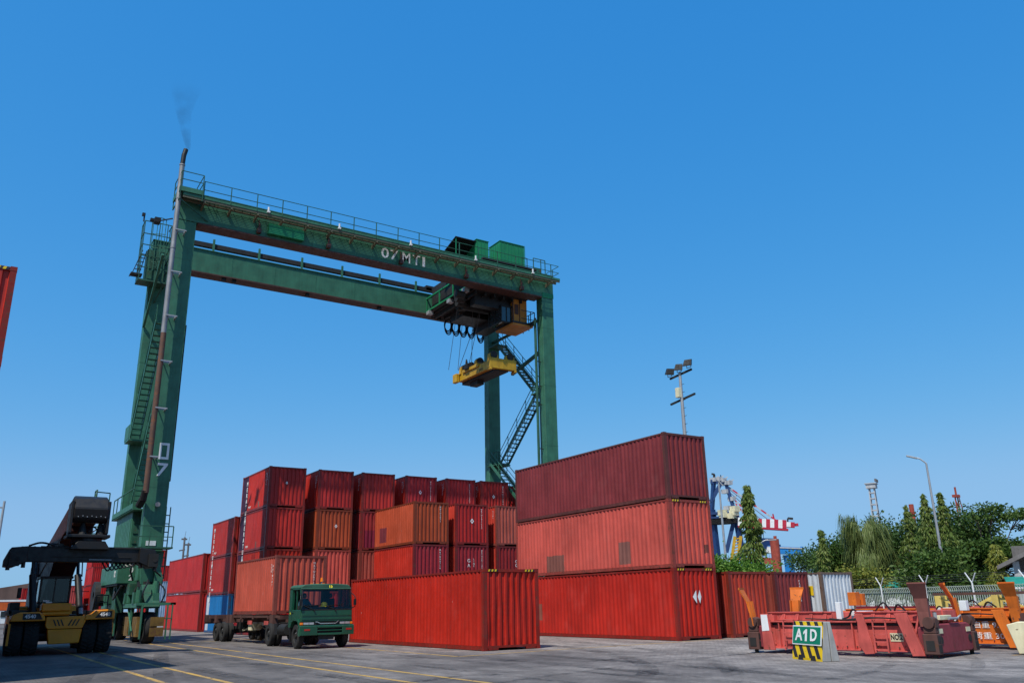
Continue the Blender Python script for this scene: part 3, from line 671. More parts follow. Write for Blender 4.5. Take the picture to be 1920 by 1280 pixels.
# stairs between the right legs
def stair(a, c, x, wdt, name='stair', mat='green_d', rail=True, steps=14, side=1):
    a = Vector((x, a[0], a[1])); c = Vector((x, c[0], c[1])); e = Vector((wdt, 0, 0)); st = cp(MB().bar(a, c, .05, .22).bar(a+e, c+e, .05, .22), name, mat)
    for i in range(steps):
        p = a.lerp(c, (i+.5)/steps); MB().bx(p.x+.03, p.x+wdt-.03, p.y-.14, p.y+.14, p.z-.015, p.z+.02).build('tread', M[mat], st, world=True)
    if rail:
        b = MB(); u = Vector((0, 0, 1))
        for q in (Vector((0, 0, 0)), e):
            b.bar(a+q+u, c+q+u, .04).bar(a+q+u*.55, c+q+u*.55, .03)
            for k in range(5): p = a.lerp(c, k/4)+q; b.bar(p, p+u, .04)
        b.build('stair_rail', M[mat], st, world=True)
    return st
stair((55.6, 12.0), (50.4, 16.6), 35.0, .75, steps=17)
stair((50.6, 16.9), (55.6, 21.9), 35.0, .75, steps=16)
stair((56.6, 12.4), (50.5, 7.3), 34.6, .75, mat='green', steps=17)
cp(MB().bx(34.6, 35.9, 55.4, 56.8, 12.0, 12.08).bx(34.8, 35.9, 49.7, 50.7, 16.6, 16.7).bx(34.8, 35.9, 55.5, 56.8, 21.9, 22.0).bar((34.9, 55.6, 12), (34.9, 55.6, 13.1), .05).bar((34.9, 56.6, 12), (34.9, 56.6, 13.1), .05).bar((34.9, 55.6, 13.1), (34.9, 56.6, 13.1), .05), 'stair_landing', 'green_d')
cp(MB().bar((35.3, 54.0, 19.1), (35.3, 49.66, 20.0), .22), 'tie_bar', 'green_d'); cp(MB().bar((35.3, 56.8, 22.5), (35.3, 49.7, 22.5), .18), 'tie_bar', 'green_d')
cn_ = cp(MB().tube((34.42, 49.3, 7), (34.42, 49.3, 22.2), .10, 8), 'conduit', 'green_d')
MB().bx(34.36, 34.48, 49.22, 49.4, 18.5, 22.3).build('conduit_cover', M['dark'], cn_, world=True)
for z in (9, 12.3, 15.6, 17.0, 18.9): MB().bar((34.42, 49.3, z), (34.85, 49.3, z), .06).build('conduit_bracket', M['dark'], cn_, world=True)
# spreader of the crane (hangs on ropes: a thing of its own)
SP = thing('container_spreader', 'yellow lifting spreader hanging by ropes under the green gantry crane', 'spreader', (31.9, 53.2, 17.9))
def sp(mb, n, mat, bevel=0): return mb.build(n, M[mat], SP, world=True, bevel=bevel)
sp(MB().bx(31.15, 31.6, 50.3, 55.4, 18.25, 18.9), 'main_beam', 'yellow', .02); sp(MB().bx(32.5, 32.95, 50.3, 55.4, 18.25, 18.9), 'main_beam', 'yellow', .02)
sp(MB().bx(30.85, 33.2, 50.15, 50.55, 18.15, 18.95).bx(30.85, 31.05, 50.1, 50.6, 18.0, 18.15).bx(33.0, 33.2, 50.1, 50.6, 18.0, 18.15), 'end_beam', 'yellow', .03)
sp(MB().bx(30.85, 33.2, 55.2, 55.6, 18.3, 18.75).bx(30.8, 31.1, 55.1, 55.7, 18.15, 18.85), 'end_beam', 'yellow', .03)
sp(MB().bx(31.05, 33.1, 52.2, 54.6, 18.75, 19.0), 'head_block', 'yellow', .02)
sp(MB().bx(31.5, 32.6, 50.4, 55.4, 18.05, 18.3).bx(31.7, 32.3, 53.4, 54.5, 17.75, 18.05), 'underside_gear', 'dark')
for x, y in ((31.15, 50.55), (32.6, 50.55), (31.2, 52.6), (31.2, 54.9), (31.25, 54.0)):
    q = sp(MB().prism([(-.5, 0), (.5, 0), (.42, .55), (.15, .75), (-.15, .75), (-.42, .55)], lambda u, v, d: (x+u*.85+.3, y+d, 18.8+v), 0, .3), 'sheave_bracket', 'yellow')
    MB().tube((x+.3, y-.05, 19.3), (x+.3, y+.35, 19.3), .3, 14).build('sheave', M['dark'], q, world=True)
sp(MB().path([(31.0, 54.0, 18.9), (31.2, 54.2, 19.8), (31.5, 54.5, 19.2)], .05).bx(30.9, 31.3, 53.5, 54.1, 18.9, 19.3), 'cable_basket', 'dark')
text('lettering', 'MTI', .3, (31.13, 51.9, 18.42), (0, -1, 0), (0, 0, 1), M['black'], SP)

# exhaust pipe, on the front left leg
ex = cp(MB().tube((8.02, 48.35, 16.6), (8.02, 48.35, 27.3), .145, 14), 'exhaust_pipe', 'pipe', smooth=True)
MB().tube((8.03, 48.35, 7.6), (8.03, 48.35, 16.6), .15, 14).build('lower_pipe', M['pipe_rust'], ex, world=True, smooth=True)
MB().tube((8.02, 48.35, 27.3), (8.05, 48.35, 28.0), .14, 12).tube((8.04, 48.35, 27.9), (8.13, 48.35, 28.38), .14, 12).build('outlet', M['black'], ex, world=True, smooth=True)
MB().tube((8.02, 48.35, 27.25), (8.02, 48.35, 27.32), .17, 12).tube((8.02, 48.35, 21.8), (8.02, 48.35, 21.86), .165, 12).tube((8.02, 48.35, 25.0), (8.02, 48.35, 25.05), .165, 12).build('collar', M['pipe'], ex, world=True)
MB().tube((8.0, 48.35, 7.75), (7.97, 48.6, 7.25), .18, 10).tube((7.97, 48.6, 7.3), (7.9, 49.1, 7.0), .2, 10).build('elbow', M['dark'], ex, world=True)
for z in (23.0, 20.35, 17.65, 14.95, 12.25, 9.55):
    xr = 8.42 if z < 10 else 8.6
    MB().bar((8.0, 48.2, z), (xr, 48.2, z), .05, .07).bar((8.0, 48.5, z), (xr, 48.5, z), .05, .07).bar((xr, 48.18, z), (xr, 48.9, z), .06, .07).bar((8.1, 48.3, z), (8.3, 48.9, z), .05, .06).build('pipe_bracket', M['steel'], ex, world=True)
# lamp bracket behind pipe
cp(MB().bar((8.0, 49.5, 24.2), (7.3, 50.6, 24.3), .06).bx(7.15, 7.5, 50.4, 50.9, 24.2, 24.5).bx(6.95, 7.2, 50.7, 50.95, 24.35, 24.5), 'leg_lamp', 'black')
# rear left caged platform
pc = cp(MB().bx(7.3, 9.1, 55.7, 56.8, 22.25, 22.35).bx(7.75, 8.9, 56.0, 56.78, 22.4, 24.6), 'ladder_platform', 'green_d')
b = MB()
for x, y in ((7.35, 55.75), (7.35, 56.3), (7.8, 55.75), (8.3, 55.75), (8.8, 55.75), (9.05, 55.75), (7.35, 56.8), (9.05, 56.3)): b.bar((x, y, 22.3), (x, y, 26.5), .05)
for z in (23.2, 24.0, 24.8, 25.6, 26.5): b.bar((7.35, 55.75, z), (9.05, 55.75, z), .05).bar((7.35, 55.75, z), (7.35, 56.8, z), .05).bar((9.05, 55.75, z), (9.05, 56.8, z), .05)
b.bar((7.8, 55.75, 22.3), (8.6, 55.75, 24.6), .05).bar((8.6, 55.75, 22.3), (7.8, 55.75, 24.6), .05)
b.build('ladder_cage', M['green_d'], pc, world=True)
b = MB()
for i in range(13): a_ = i/12*math.pi; b.bar((8.2+.4*math.cos(a_), 55.4-.35*math.sin(a_), 26.6), (8.2+.4*math.cos(a_+.26), 55.4-.35*math.sin(a_+.26), 26.6), .04)
for a_ in (0.3, 1.2, 2, 2.9): b.bar((8.2+.4*math.cos(a_), 55.4-.35*math.sin(a_), 22.8), (8.2+.4*math.cos(a_), 55.4-.35*math.sin(a_), 26.6), .035)
for z in (23.5, 24.5, 25.5): b.bar((7.8, 55.4, z), (8.6, 55.1, z), .035)
b.build('cage_hoop', M['green'], pc, world=True)
MB().bx(6.9, 7.6, 56.1, 56.7, 22.75, 22.85).bar((6.9, 56.4, 22.8), (6.85, 56.4, 22.6), .05).bar((7.4, 56.1, 22.85), (7.7, 56.1, 24.5), .05).bar((7.0, 56.1, 22.85), (7.45, 56.1, 24.5), .05).build('side_step', M['dark'], pc, world=True)
for i in range(5): MB().bar((7.1+i*.08, 56.1, 23.1+i*.28), (7.5+i*.05, 56.1, 23.1+i*.28), .05).build('rung', M['dark'], pc, world=True)
MB().tube((7.3, 56.2, 26.6), (7.3, 56.2, 27.1), .05).bx(7.15, 7.35, 56.1, 56.3, 27.0, 27.2).build('mast_lamp', M['black'], pc, world=True)
cp(MB().bar((7.9, 55.75, 22.25), (8.3, 56.78, 21.2), .08).bar((8.9, 55.75, 22.25), (8.6, 56.78, 21.2), .08), 'strut', 'green_d')
cp(MB().bar((8.15, 52.5, 23.0), (8.15, 56.78, 19.4), .14), 'tie_bar', 'green')
stair((55.4, 11.8), (50.9, 18.1), 7.95, .55, mat='green', steps=20, rail=True)
stair((56.4, 7.6), (52.6, 12.8), 8.55, .6, mat='green', steps=18, rail=True)
cp(MB().bx(7.85, 9.0, 55.3, 56.8, 11.6, 11.7), 'stair_landing', 'green'); cp(MB().bx(7.83, 7.86, 55.3, 56.8, 11.72, 12.6), 'landing_screen', 'green')
# power pack and platforms low on the left side
pk = cp(MB().bx(7.95, 8.9, 51.2, 56.6, 4.3, 6.9), 'power_pack', 'green', .03)
for i in range(10): MB().bx(7.92, 7.95, 51.4+i*.52, 51.8+i*.52, 4.6, 6.5).build('louvre_door', M['green'], pk, world=True)
for i in range(4): MB().bx(8.05, 8.8, 51.14, 51.2, 4.6+i*.55, 5.0+i*.55).build('louvre', M['green_d'], pk, world=True)
MB().bx(7.75, 7.88, 50.2, 57.4, 6.9, 7.25).bx(7.75, 9.2, 50.1, 57.4, 6.88, 6.96).build('walkway', M['green'], pk, world=True)
b = MB()
for y in (50.3, 52, 54, 56, 57.3): b.bar((7.78, y, 6.9), (7.78, y, 8.1), .05)
b.bar((7.78, 50.3, 8.1), (7.78, 57.3, 8.1), .05)
for x, y in ((6.7, 57.9), (7.6, 58.3), (6.7, 57.0)): b.bar((x, y, 5.9), (x, y, 8.7), .06)
b.bar((6.7, 57.0, 8.7), (6.7, 57.9, 8.7), .06).bar((6.7, 57.9, 8.7), (7.6, 58.3, 8.7), .06).bar((6.7, 57.0, 8.7), (6.2, 56.2, 4.6), .06).bar((7.1, 57.0, 7.2), (6.6, 56.2, 4.6), .06)
for i in range(6): b.bar((6.3+i*.08, 56.3+i*.12, 4.8+i*.42), (6.9+i*.06, 56.3+i*.12, 4.8+i*.42), .06)
b.build('railing', M['green_d'], pk, world=True)
fp = cp(MB().bx(7.8, 9.6, 47.9, 48.85, 4.7, 4.78), 'front_platform', 'green_d')
b = MB()
for x in (7.85, 8.4, 9.0, 9.55): b.bar((x, 47.95, 4.7), (x, 47.95, 5.85), .05)
b.bar((7.85, 47.95, 5.85), (9.55, 47.95, 5.85), .05).bar((7.85, 47.95, 5.3), (9.55, 47.95, 5.3), .04)
for z in np.arange(3.4, 6.9, .45): b.bar((9.32, 49.2, z), (9.54, 49.2, z), .05)
b.bar((9.32, 49.2, 3.2), (9.32, 49.2, 7.0), .05).bar((9.54, 49.2, 3.2), (9.54, 49.2, 7.0), .05)
b.build('railing', M['green_d'], fp, world=True)
cp(MB().bx(9.283, 9.37, 49.1, 49.5, 8.4, 17.5), 'cable_duct', 'dark')
cp(MB().tube((8.75, 48.88, 7.1), (8.75, 48.62, 7.05), .13, 10), 'signal_lamp', 'lens_w')
cp(MB().bx(8.4, 8.9, 48.86, 48.895, 4.9, 5.15), 'data_plate', 'white')
# sill beams, bogies and wheels, both sides
def wheelset(x0, x1, side):
    sb_ = cp(MB().bx(x0-.75, x1-.75, 50.5, 56.4, 3.0, 4.0), 'sill_beam', 'green', .03)
    for y0_ in (48.6, 56.5): cp(MB().prism([(x0-.05, 4.6), (x1+.05, 4.6), (x1-.1, 2.9), (x0+.15, 2.9)], lambda u, v, d: (u, d, v), y0_, y0_+1.25), 'leg_foot', 'green', .02)
    cp(MB().bx(x0+.1, x1-.1, 49.8, 56.6, 3.4, 4.0), 'cross_tie', 'green_d')
    MB().bx(x0-.7, x1-.8, 50.55, 56.3, 2.92, 3.0).build('sill_underside', M['dark'], sb_, world=True)
    xc = (x0+x1)/2
    for yb in (49.0, 57.0):
        bg_ = cp(MB().prism([(-1.9, 1.7), (1.9, 1.7), (1.5, 2.3), (.6, 2.9), (-.6, 2.9), (-1.5, 2.3)], lambda u, v, d: (xc+d, yb+u, v), -.38, .38), 'bogie', 'green_d', .02)
        MB().bx(xc-.8, xc+1.1, yb-2.1, yb-1.9, 1.85, 1.97).bx(xc-.75, xc-.5, yb-2, yb+2, 1.75, 1.95).bx(xc+.85, xc+1.1, yb-2.1, yb+1.6, 1.85, 1.97).build('bogie_shelf', M['green'], bg_, world=True)
        MB().tube((xc, yb, 2.8), (xc, yb, 3.05), .5, 14).build('turntable', M['dark'], bg_, world=True)
        for yo in (-1.3, 1.3):
            y = yb+yo
            w = cp(MB().lathe([(.42, -.26), (.70, -.28), (.76, -.2), (.77, 0), (.76, .2), (.70, .28), (.42, .26)], (xc, y, .77), 'x', 26), 'wheel', 'rubber', smooth=True)
            MB().tube((xc-.2, y, .77), (xc+.2, y, .77), .42, 16).tube((xc-.33, y, .77), (xc+.33, y, .77), .16, 10).build('rim', M['green_d'], w, world=True)
            MB().bx(xc-.42, xc-.30, y-.14, y+.14, .6, 1.75).bx(xc+.30, xc+.42, y-.14, y+.14, .6, 1.75).build('fork', M['green_d'], bg_, world=True)
            MB().bx(xc+.05, xc+.35, y-.35, y+.35, 1.97, 2.45).tube((xc+.2, y, 2.45), (xc+.2, y, 2.95), .17, 12).tube((xc+.2, y, 2.95), (xc+.2, y, 3.05), .12, 8).build('drive_motor', M['green'], bg_, world=True)
            MB().path([(xc-.35, y-.4, 1.9), (xc-.5, y-.55, 2.4), (xc-.3, y-.3, 2.9), (xc-.2, y+.1, 3.1)], .045, 5).path([(xc+.4, y-.3, 1.8), (xc+.55, y-.6, 2.5), (xc+.3, y, 3)], .04, 5).build('hydraulic_hose', M['black'], bg_, world=True)
            MB().tube((xc-.6, y-.1, 2.0), (xc-.6, y-.1, 2.6), .14, 10).bx(xc-.8, xc-.45, y+.2, y+.6, 1.95, 2.5).build('valve_block', M['green'], bg_, world=True)
        gd = MB().bx(xc-.05, xc+.60, yb-2.16, yb-2.10, .35, .78).bx(xc-.05, xc+.60, yb-2.16, yb-2.10, .84, 1.28)
        gd.build('wheel_guard', M['cream' if False else 'yguard'], bg_, world=True)
        MB().bar((xc-.5, yb-2.12, .25), (xc-.5, yb-2.12, 1.9), .07).bar((xc+.72, yb-2.1, .2), (xc+.72, yb-2.1, 1.9), .07).bar((xc+.6, yb-2.12, 1.2), (xc+.95, yb-2.12, 1.2), .05).bar((xc+.95, yb-2.1, .2), (xc+.95, yb-2.1, 1.9), .06).build('guard_frame', M['green'], bg_, world=True)
        MB().bx(xc-.62, xc-.48, yb-1.75, yb-.5, .35, 1.3).bx(xc-.62, xc-.48, yb+.7, yb+1.8, .35, 1.3).build('side_guard', M['yguard'], bg_, world=True)
        MB().bar((xc-.64, yb-.1, .4), (xc-.64, yb-.1, 1.9), .09).bar((xc-.75, yb-1.2, .6), (xc-.6, yb+1.2, 1.7), .07).build('steering_rod', M['green'], bg_, world=True)
    return sb_
M['yguard'] = paint('worn_yellow_guard', (.20, .115, .022), .7, .7, .45)
wheelset(LX0, LX1, -1); wheelset(RX0, RX1, 1)
text('number', '02', .45, (7.414, 51.3, 3.5), (0, -1, 0), (0, 0, 1), M['letter'], CR, bold=.01)
text('number', '0\n2', .40, (8.1, 50.49, 3.5), (1, 0, 0), (0, 0, 1), M['letter'], CR, bold=.01)
cp(MB().bx(8.0, 8.9, 49.9, 50.9, 2.4, 3.0).bx(7.7, 8.1, 52.0, 53.2, 1.5, 3.0).bx(7.6, 8.6, 54.0, 55.2, 2.0, 2.9).bx(9.0, 9.6, 50.2, 51.4, 2.2, 3.6), 'hydraulic_unit', 'green_d', .02)
cp(MB().prism([(0, 0), (.9, 0), (.9, .25), (.2, 1.4), (0, 1.4)], lambda u, v, d: (8.9+u*.5, 48.3+d, 2.9+v), 0, .5), 'gusset', 'green')
cp(MB().path([(7.9, 48.5, 3.1), (7.7, 48.2, 3.7), (8.1, 48.0, 4.3), (8.6, 48.1, 4.6)], .05, 5).path([(7.7, 50.5, 2.9), (7.5, 51.5, 2.2), (7.8, 52.6, 3.0)], .06, 5).path([(8.3, 48.2, 4.6), (8.6, 47.9, 3.8), (9.2, 48.2, 3.3)], .045, 5), 'cable', 'black')
for i in range(9): cp(MB().bx(7.2, 7.75, 56.5+.1*i, 56.6+.1*i, 1.9, 2.6-.1*abs(i-4)), 'cable_reel_spoke', 'dark') if i % 4 == 0 else None
cp(MB().lathe([(.3, -.12), (.85, -.15), (.85, .15), (.3, .12)], (7.15, 55.6, 2.4), 'x', 20), 'cable_reel', 'dark')

# ------------------------------------------------------------------ exhaust smoke
s = N('thin_dark_smoke'); v = s.coords(False); n = s.noise(v, .9, 5, .6)
sx_ = s.n('SeparateXYZ'); s.l(v, sx_.inputs[0]); fade = s.ramp(sx_.outputs[2], 0, 4.4, 1, .0)
pv = s.n('VolumePrincipled'); pv.inputs['Color'].default_value = (.05, .05, .05, 1)
s.l(s.math('MULTIPLY', s.math('MULTIPLY', s.math('ADD', s.ramp(n, .38, .68), s.ramp(sx_.outputs[2], 0, 1.3, .9, 0)), fade), .75), pv.inputs['Density']); o = s.n('OutputMaterial'); s.l(pv.outputs[0], o.inputs['Volume'])
b = MB(); rings = [(0, 0, .13), (-.12, .6, .24), (-.3, 1.4, .34), (-.5, 2.4, .48), (-.55, 3.4, .75), (-.4, 4.6, 1.0)]; n_ = 12; vs = []; fs = []
for (dx, z, r_) in rings:
    for i in range(n_): vs.append((8.25+dx+r_*math.cos(i/n_*6.2832), 48.35+r_*math.sin(i/n_*6.2832), 28.42+z))
for k in range(len(rings)-1):
    for i in range(n_): fs.append((k*n_+i, k*n_+(i+1) % n_, (k+1)*n_+(i+1) % n_, (k+1)*n_+i))
fs += [tuple(range(n_-1, -1, -1)), tuple(range((len(rings)-1)*n_, len(rings)*n_))]
vs = [(x-8.25, y-48.35, z-28.42) for x, y, z in vs]
sm = MB().add(vs, fs).build('exhaust_smoke', s.m, smooth=True); sm.location = (8.25, 48.35, 28.42); sm['kind'] = 'stuff'
# ------------------------------------------------------------------ lorry
def road_wheel(root, x, y, r=.50, w=.26, side=-1, name='wheel'):
    """wheel with axis along x; outer face towards side"""
    k = MB().lathe([(r*.56, -w/2), (r*.9, -w/2), (r*.985, -w*.36), (r, -w*.2), (r, w*.2), (r*.985, w*.36), (r*.9, w/2), (r*.56, w/2)], (x, y, r), 'x', 28).build(name, M['rubber'], root, smooth=True)
    rim = MB().lathe([(r*.57, -w*.46), (r*.57, w*.46), (r*.50, w*.46), (r*.46, side*w*.1), (.001, side*w*.12), (.001, -side*w*.1), (r*.5, -w*.3)], (x, y, r), 'x', 20)
    rim.tube((x+side*w*.1, y, r), (x+side*w*.5, y, r), r*.2, 10); rim.build('rim', M['dark'], k, smooth=True)
    b = MB()
    for i in range(8):
        a = i/8*6.283; b.tube((x+side*w*.1, y+r*.32*math.cos(a), r+r*.32*math.sin(a)), (x+side*w*.28, y+r*.32*math.cos(a), r+r*.32*math.sin(a)), .022, 6)
    b.build('wheel_nut', M['steel'], k); return k
TK = thing('lorry_tractor', 'green forward-control lorry tractor numbered 15 in yellow on its roof edge', 'truck', (13.12, 34.25, 0), -.02)
hw = 1.09; Z0, Z1, Z2, Z3 = .62, 1.52, 2.36, 2.52
def tp(mb, n, mat, bevel=0., smooth=False): return mb.build(n, M[mat], TK, bevel=bevel, smooth=smooth)
# front panel, sides with window opening, rear wall with window
fn = lambda u, v, d: (u, d, v)
tp(MB().add([(-hw, 0, 1.03), (hw, 0, 1.03), (hw, .03, 1.50), (-hw, .03, 1.50), (-hw, .10, 1.03), (hw, .10, 1.03), (hw, .12, 1.50), (-hw, .12, 1.50)],
            [(0, 1, 2, 3), (7, 6, 5, 4), (0, 3, 7, 4), (1, 5, 6, 2), (3, 2, 6, 7), (0, 4, 5, 1)]), 'front_panel', 'truck_g', .03)
tp(MB().bx(-hw+.04, hw-.04, -.012, .0, 1.28, 1.30).bx(-hw+.04, hw-.04, -.012, .0, 1.12, 1.135), 'panel_crease', 'truck_g')
for sx_ in (-1, 1):
    x = sx_*hw; x2 = sx_*(hw-.05); xa, xb = min(x, x2), max(x, x2)
    dr = tp(MB().prism([(.06, 1.03), (.12, 1.50), (1.62, 1.50), (1.62, .80), (1.18, .80), (1.05, 1.0), (.8, 1.08), (.5, 1.06), (.3, .98)], lambda u, v, d: (d, u, v), xa, xb), 'door', 'truck_g', .015)
    MB().bx(xa-.006, xb+.006, 1.24, 1.255, 1.0, 1.5).bx(xa-.02, xb+.02, 1.05, 1.18, 1.36, 1.40).build('door_handle', M['black'], dr)
    tp(MB().bar((x2, .14, 1.5), (x2, .30, Z2), .07, .08).bar((x2, .78, 1.5), (x2, .78, Z2), .05, .05).bar((x2, 1.26, 1.5), (x2, 1.26, Z2), .06, .08).bx(xa, xb, 1.26, 1.62, 1.5, Z2).bx(xa, xb, .28, 1.62, Z2-.06, Z2), 'window_pillar', 'truck_g')
    if sx_ > 0: tp(MB().bx(x2-.01, x2, .2, 1.25, 1.5, Z2-.05), 'side_window', 'screen')
tp(MB().bx(-hw, hw, 1.57, 1.62, .85, 1.55).bx(-hw, -.55, 1.57, 1.62, 1.55, Z2).bx(.25, hw-.45, 1.57, 1.62, 1.55, Z2).bx(-.55, .25, 1.57, 1.62, Z2-.12, Z2), 'rear_wall', 'truck_g')
tp(MB().prism([(-hw, Z2-.02), (-hw+.02, Z2+.07), (-hw+.14, Z2+.13), (-.5, Z3), (.5, Z3), (hw-.14, Z2+.13), (hw-.02, Z2+.07), (hw, Z2-.02)], lambda u, v, d: (u*(.97 if d < .3 else 1), d, v), .24, 1.66), 'roof', 'truck_roof', .03)
tp(MB().prism([(-hw+.02, Z2-.07), (-hw+.02, Z2), (hw-.02, Z2), (hw-.02, Z2-.07)], lambda u, v, d: (u, d, v), .2, .28), 'roof_lip', 'truck_roof', .02)
ws = tp(MB().add([(-hw+.06, .06, 1.52), (hw-.06, .06, 1.52), (hw-.10, .25, Z2-.04), (-hw+.10, .25, Z2-.04)], [(0, 1, 2, 3)]), 'windscreen', 'screen')
b = MB().bar((-hw+.03, .05, 1.5), (hw-.03, .05, 1.5), .05, .05).bar((-hw+.03, .05, 1.5), (-hw+.07, .25, Z2-.03), .05).bar((hw-.03, .05, 1.5), (hw-.07, .25, Z2-.03), .05).bar((-hw+.07, .25, Z2-.03), (hw-.07, .25, Z2-.03), .04); b.build('rubber_seal', M['black'], ws)
for x in (-.55, .35): MB().bar((x, .02, 1.50), (x-.42, .05, 1.66), .025).bar((x-.42, .05, 1.64), (x+.35, .05, 1.70), .02).tube((x, .04, 1.46), (x, -.03, 1.46), .03, 8).build('wiper', M['black'], ws)
tp(MB().bx(-hw+.06, hw-.06, .12, .5, 1.42, 1.60).bx(-hw+.06, -.25, .35, .6, 1.5, 1.68), 'dashboard', 'dark', .02)
tp(MB().bx(-hw+.06, hw-.06, .12, 1.55, .85, .95), 'cab_floor', 'dark')
tp(MB().lathe([(.21, -.015), (.235, 0), (.21, .015)], (-.60, .62, 1.70), 'z', 20).tube((-.6, .62, 1.7), (-.6, .4, 1.4), .03), 'steering_wheel', 'black')
for x in (-.6, .55): tp(MB().bx(x-.25, x+.25, .85, 1.35, .95, 1.35).bx(x-.24, x+.24, 1.30, 1.45, 1.35, 1.95).bx(x-.14, x+.14, 1.32, 1.43, 1.97, 2.15), 'seat', 'dark', .04)
hm = MB().lathe([(.001, .16), (.07, .15), (.12, .10), (.145, 0), (.19, -.01), (.19, -.025), (.001, -.025)], (-.05, .27, 1.64), 'z', 16)
tag(hm.build('safety_helmet', M['hivis'], None, smooth=True), 'yellow safety helmet lying on the dashboard behind the lorry windscreen', 'helmet').location = (13.12, 34.25, 0)
# lower front: lamps, chrome, bumper with grille slots
lp = tp(MB().bx(-.36, .36, -.03, .06, .96, 1.03).bx(-.5, .5, -.02, .06, .98, 1.02), 'grille_panel', 'black')
MB().bar((-.42, -.05, 1.03), (-.30, -.05, .97), .03).bar((-.30, -.05, .965), (.36, -.05, .965), .035).bar((.36, -.05, .97), (.47, -.05, 1.06), .03).bar((-.42, -.05, 1.03), (-.5, -.05, 1.03), .03).build('chrome_trim', M['chrome'], lp)
tp(MB().bx(-hw+.03, hw-.03, -.015, .12, .90, 1.03), 'lamp_recess', 'black')
for sx_ in (-1, 1):
    h = tp(MB().bx(min(sx_*.55, sx_*.98), max(sx_*.55, sx_*.98), -.035, 0, .925, 1.01), 'headlight', 'lens_w', .01)
    MB().bx(sx_*.76-.006, sx_*.76+.006, -.04, -.034, .925, 1.01).build('lamp_divider', M['black'], h)
    tp(MB().bx(min(sx_*1.0, sx_*1.10), max(sx_*1.0, sx_*1.10), -.03, .1, .92, 1.01), 'indicator', 'lens_o', .01)
bm = tp(MB().bx(-hw-.04, -.42, -.14, .22, .52, .88).bx(.62, hw+.04, -.14, .22, .52, .88).bx(-.42, .62, -.14, .1, .80, .88).bx(-.42, .62, -.14, .1, .685, .715).bx(-.42, .62, -.14, .1, .52, .60).bx(-hw-.04, hw+.04, -.12, .0, .86, .90), 'bumper', 'truck_g', .02)
MB().bx(-.42, .62, .0, .06, .55, .85).build('grille', M['black'], bm)
for x in (-.86, .9): MB().bx(x-.12, x+.12, -.15, -.138, .70, .77).build('fog_lamp', M['lens_r'], bm)
MB().bar((-hw-.07, -.05, .5), (-hw-.02, -.05, .9), .05).build('corner_trim', M['truck_roof'], bm)
for sx_ in (-1, 1):
    x0, x1 = (-hw-.06, -hw+.28) if sx_ < 0 else (hw-.28, hw+.06)
    pts = [(.05, .85), (.12, 1.05), (.3, 1.15), (.75, 1.17), (1.05, 1.08), (1.2, .85), (1.14, .82), (1.0, 1.02), (.75, 1.10), (.32, 1.08), (.18, 1.0), (.11, .82)]
    tp(MB().prism(pts, lambda u, v, d: (d, u+.02, v), x0, x1), 'wheel_arch', 'truck_g')
    tp(MB().bx(min(x0, x1)+.02, max(x0, x1)-.04, 1.22, 1.28, .25, .85), 'mudflap', 'black')
    # mirror
    xm = sx_*(hw+.07)
    tp(MB().path([(sx_*hw, .15, 1.55), (xm, -.05, 1.62), (xm, -.05, 1.98), (sx_*hw, .25, 2.15)], .018, 5).bx(xm-.055, xm+.055, -.08, -.04, 1.66, 1.90), 'mirror', 'black')
tp(MB().tube((-.05, .7, Z3), (-.05, .7, Z3+.12), .03, 8), 'beacon_base', 'steel'); tp(MB().tube((-.05, .7, Z3+.10), (-.05, .7, Z3+.26), .07, 12, .05), 'beacon', 'lens_o')
tp(MB().tube((.65, .6, Z3-.05), (.65, .6, Z3+.25), .012, 5), 'aerial', 'black')
for x in (-.6, -.35, -.1): tp(MB().bx(x-.04, x+.04, .3, .4, Z3-.03, Z3+.03), 'roof_marker_lamp', 'lens_o')
text('number', '15', .17, (.18, .232, Z2+.055), (1, 0, 0), (0, .25, .97), M['hivis'], TK, world=False, bold=.008)
text('number', '15', .13, (-hw-.006, 1.42, 1.36), (0, -1, 0), (0, 0, 1), M['hivis'], TK, world=False)
# chassis
tp(MB().bx(-.45, -.33, .3, 5.0, .62, .86).bx(.33, .45, .3, 5.0, .62, .86).bx(-.45, .45, 2.0, 2.1, .62, .8).bx(-.6, .6, 3.8, 4.7, .86, .98), 'chassis_frame', 'dark')
tp(MB().bx(-.45, .45, .3, 1.6, .42, .85).bx(-.35, .3, -.05, .3, .35, .5), 'engine', 'dark')
fw = [(-.94, .72), (.94, .72)]
for x, y in fw: road_wheel(TK, x, y, .485, .25, -1 if x < 0 else 1)
tp(MB().tube((-.9, .72, .48), (.9, .72, .48), .07, 8), 'axle', 'dark')
for x in (-1.0, -.72, .72, 1.0): road_wheel(TK, x, 4.35, .485, .24, -1 if x < 0 else 1)
tp(MB().tube((-.9, 4.35, .48), (.9, 4.35, .48), .08, 8).tube((-.2, 4.35, .48), (.2, 4.35, .48), .22, 12), 'axle', 'dark')
tp(MB().tube((-.88, 2.1, .72), (-.88, 3.1, .72), .22, 14), 'fuel_tank', 'dark', smooth=True)
tp(MB().bx(-1.05, -.6, 3.25, 3.7, .5, .95).bx(-1.0, -.65, 1.75, 2.0, .7, 1.0), 'battery_box', 'black')
tp(MB().tube((.75, 2.0, .5), (.75, 3.4, .5), .16, 10), 'silencer', 'dark')
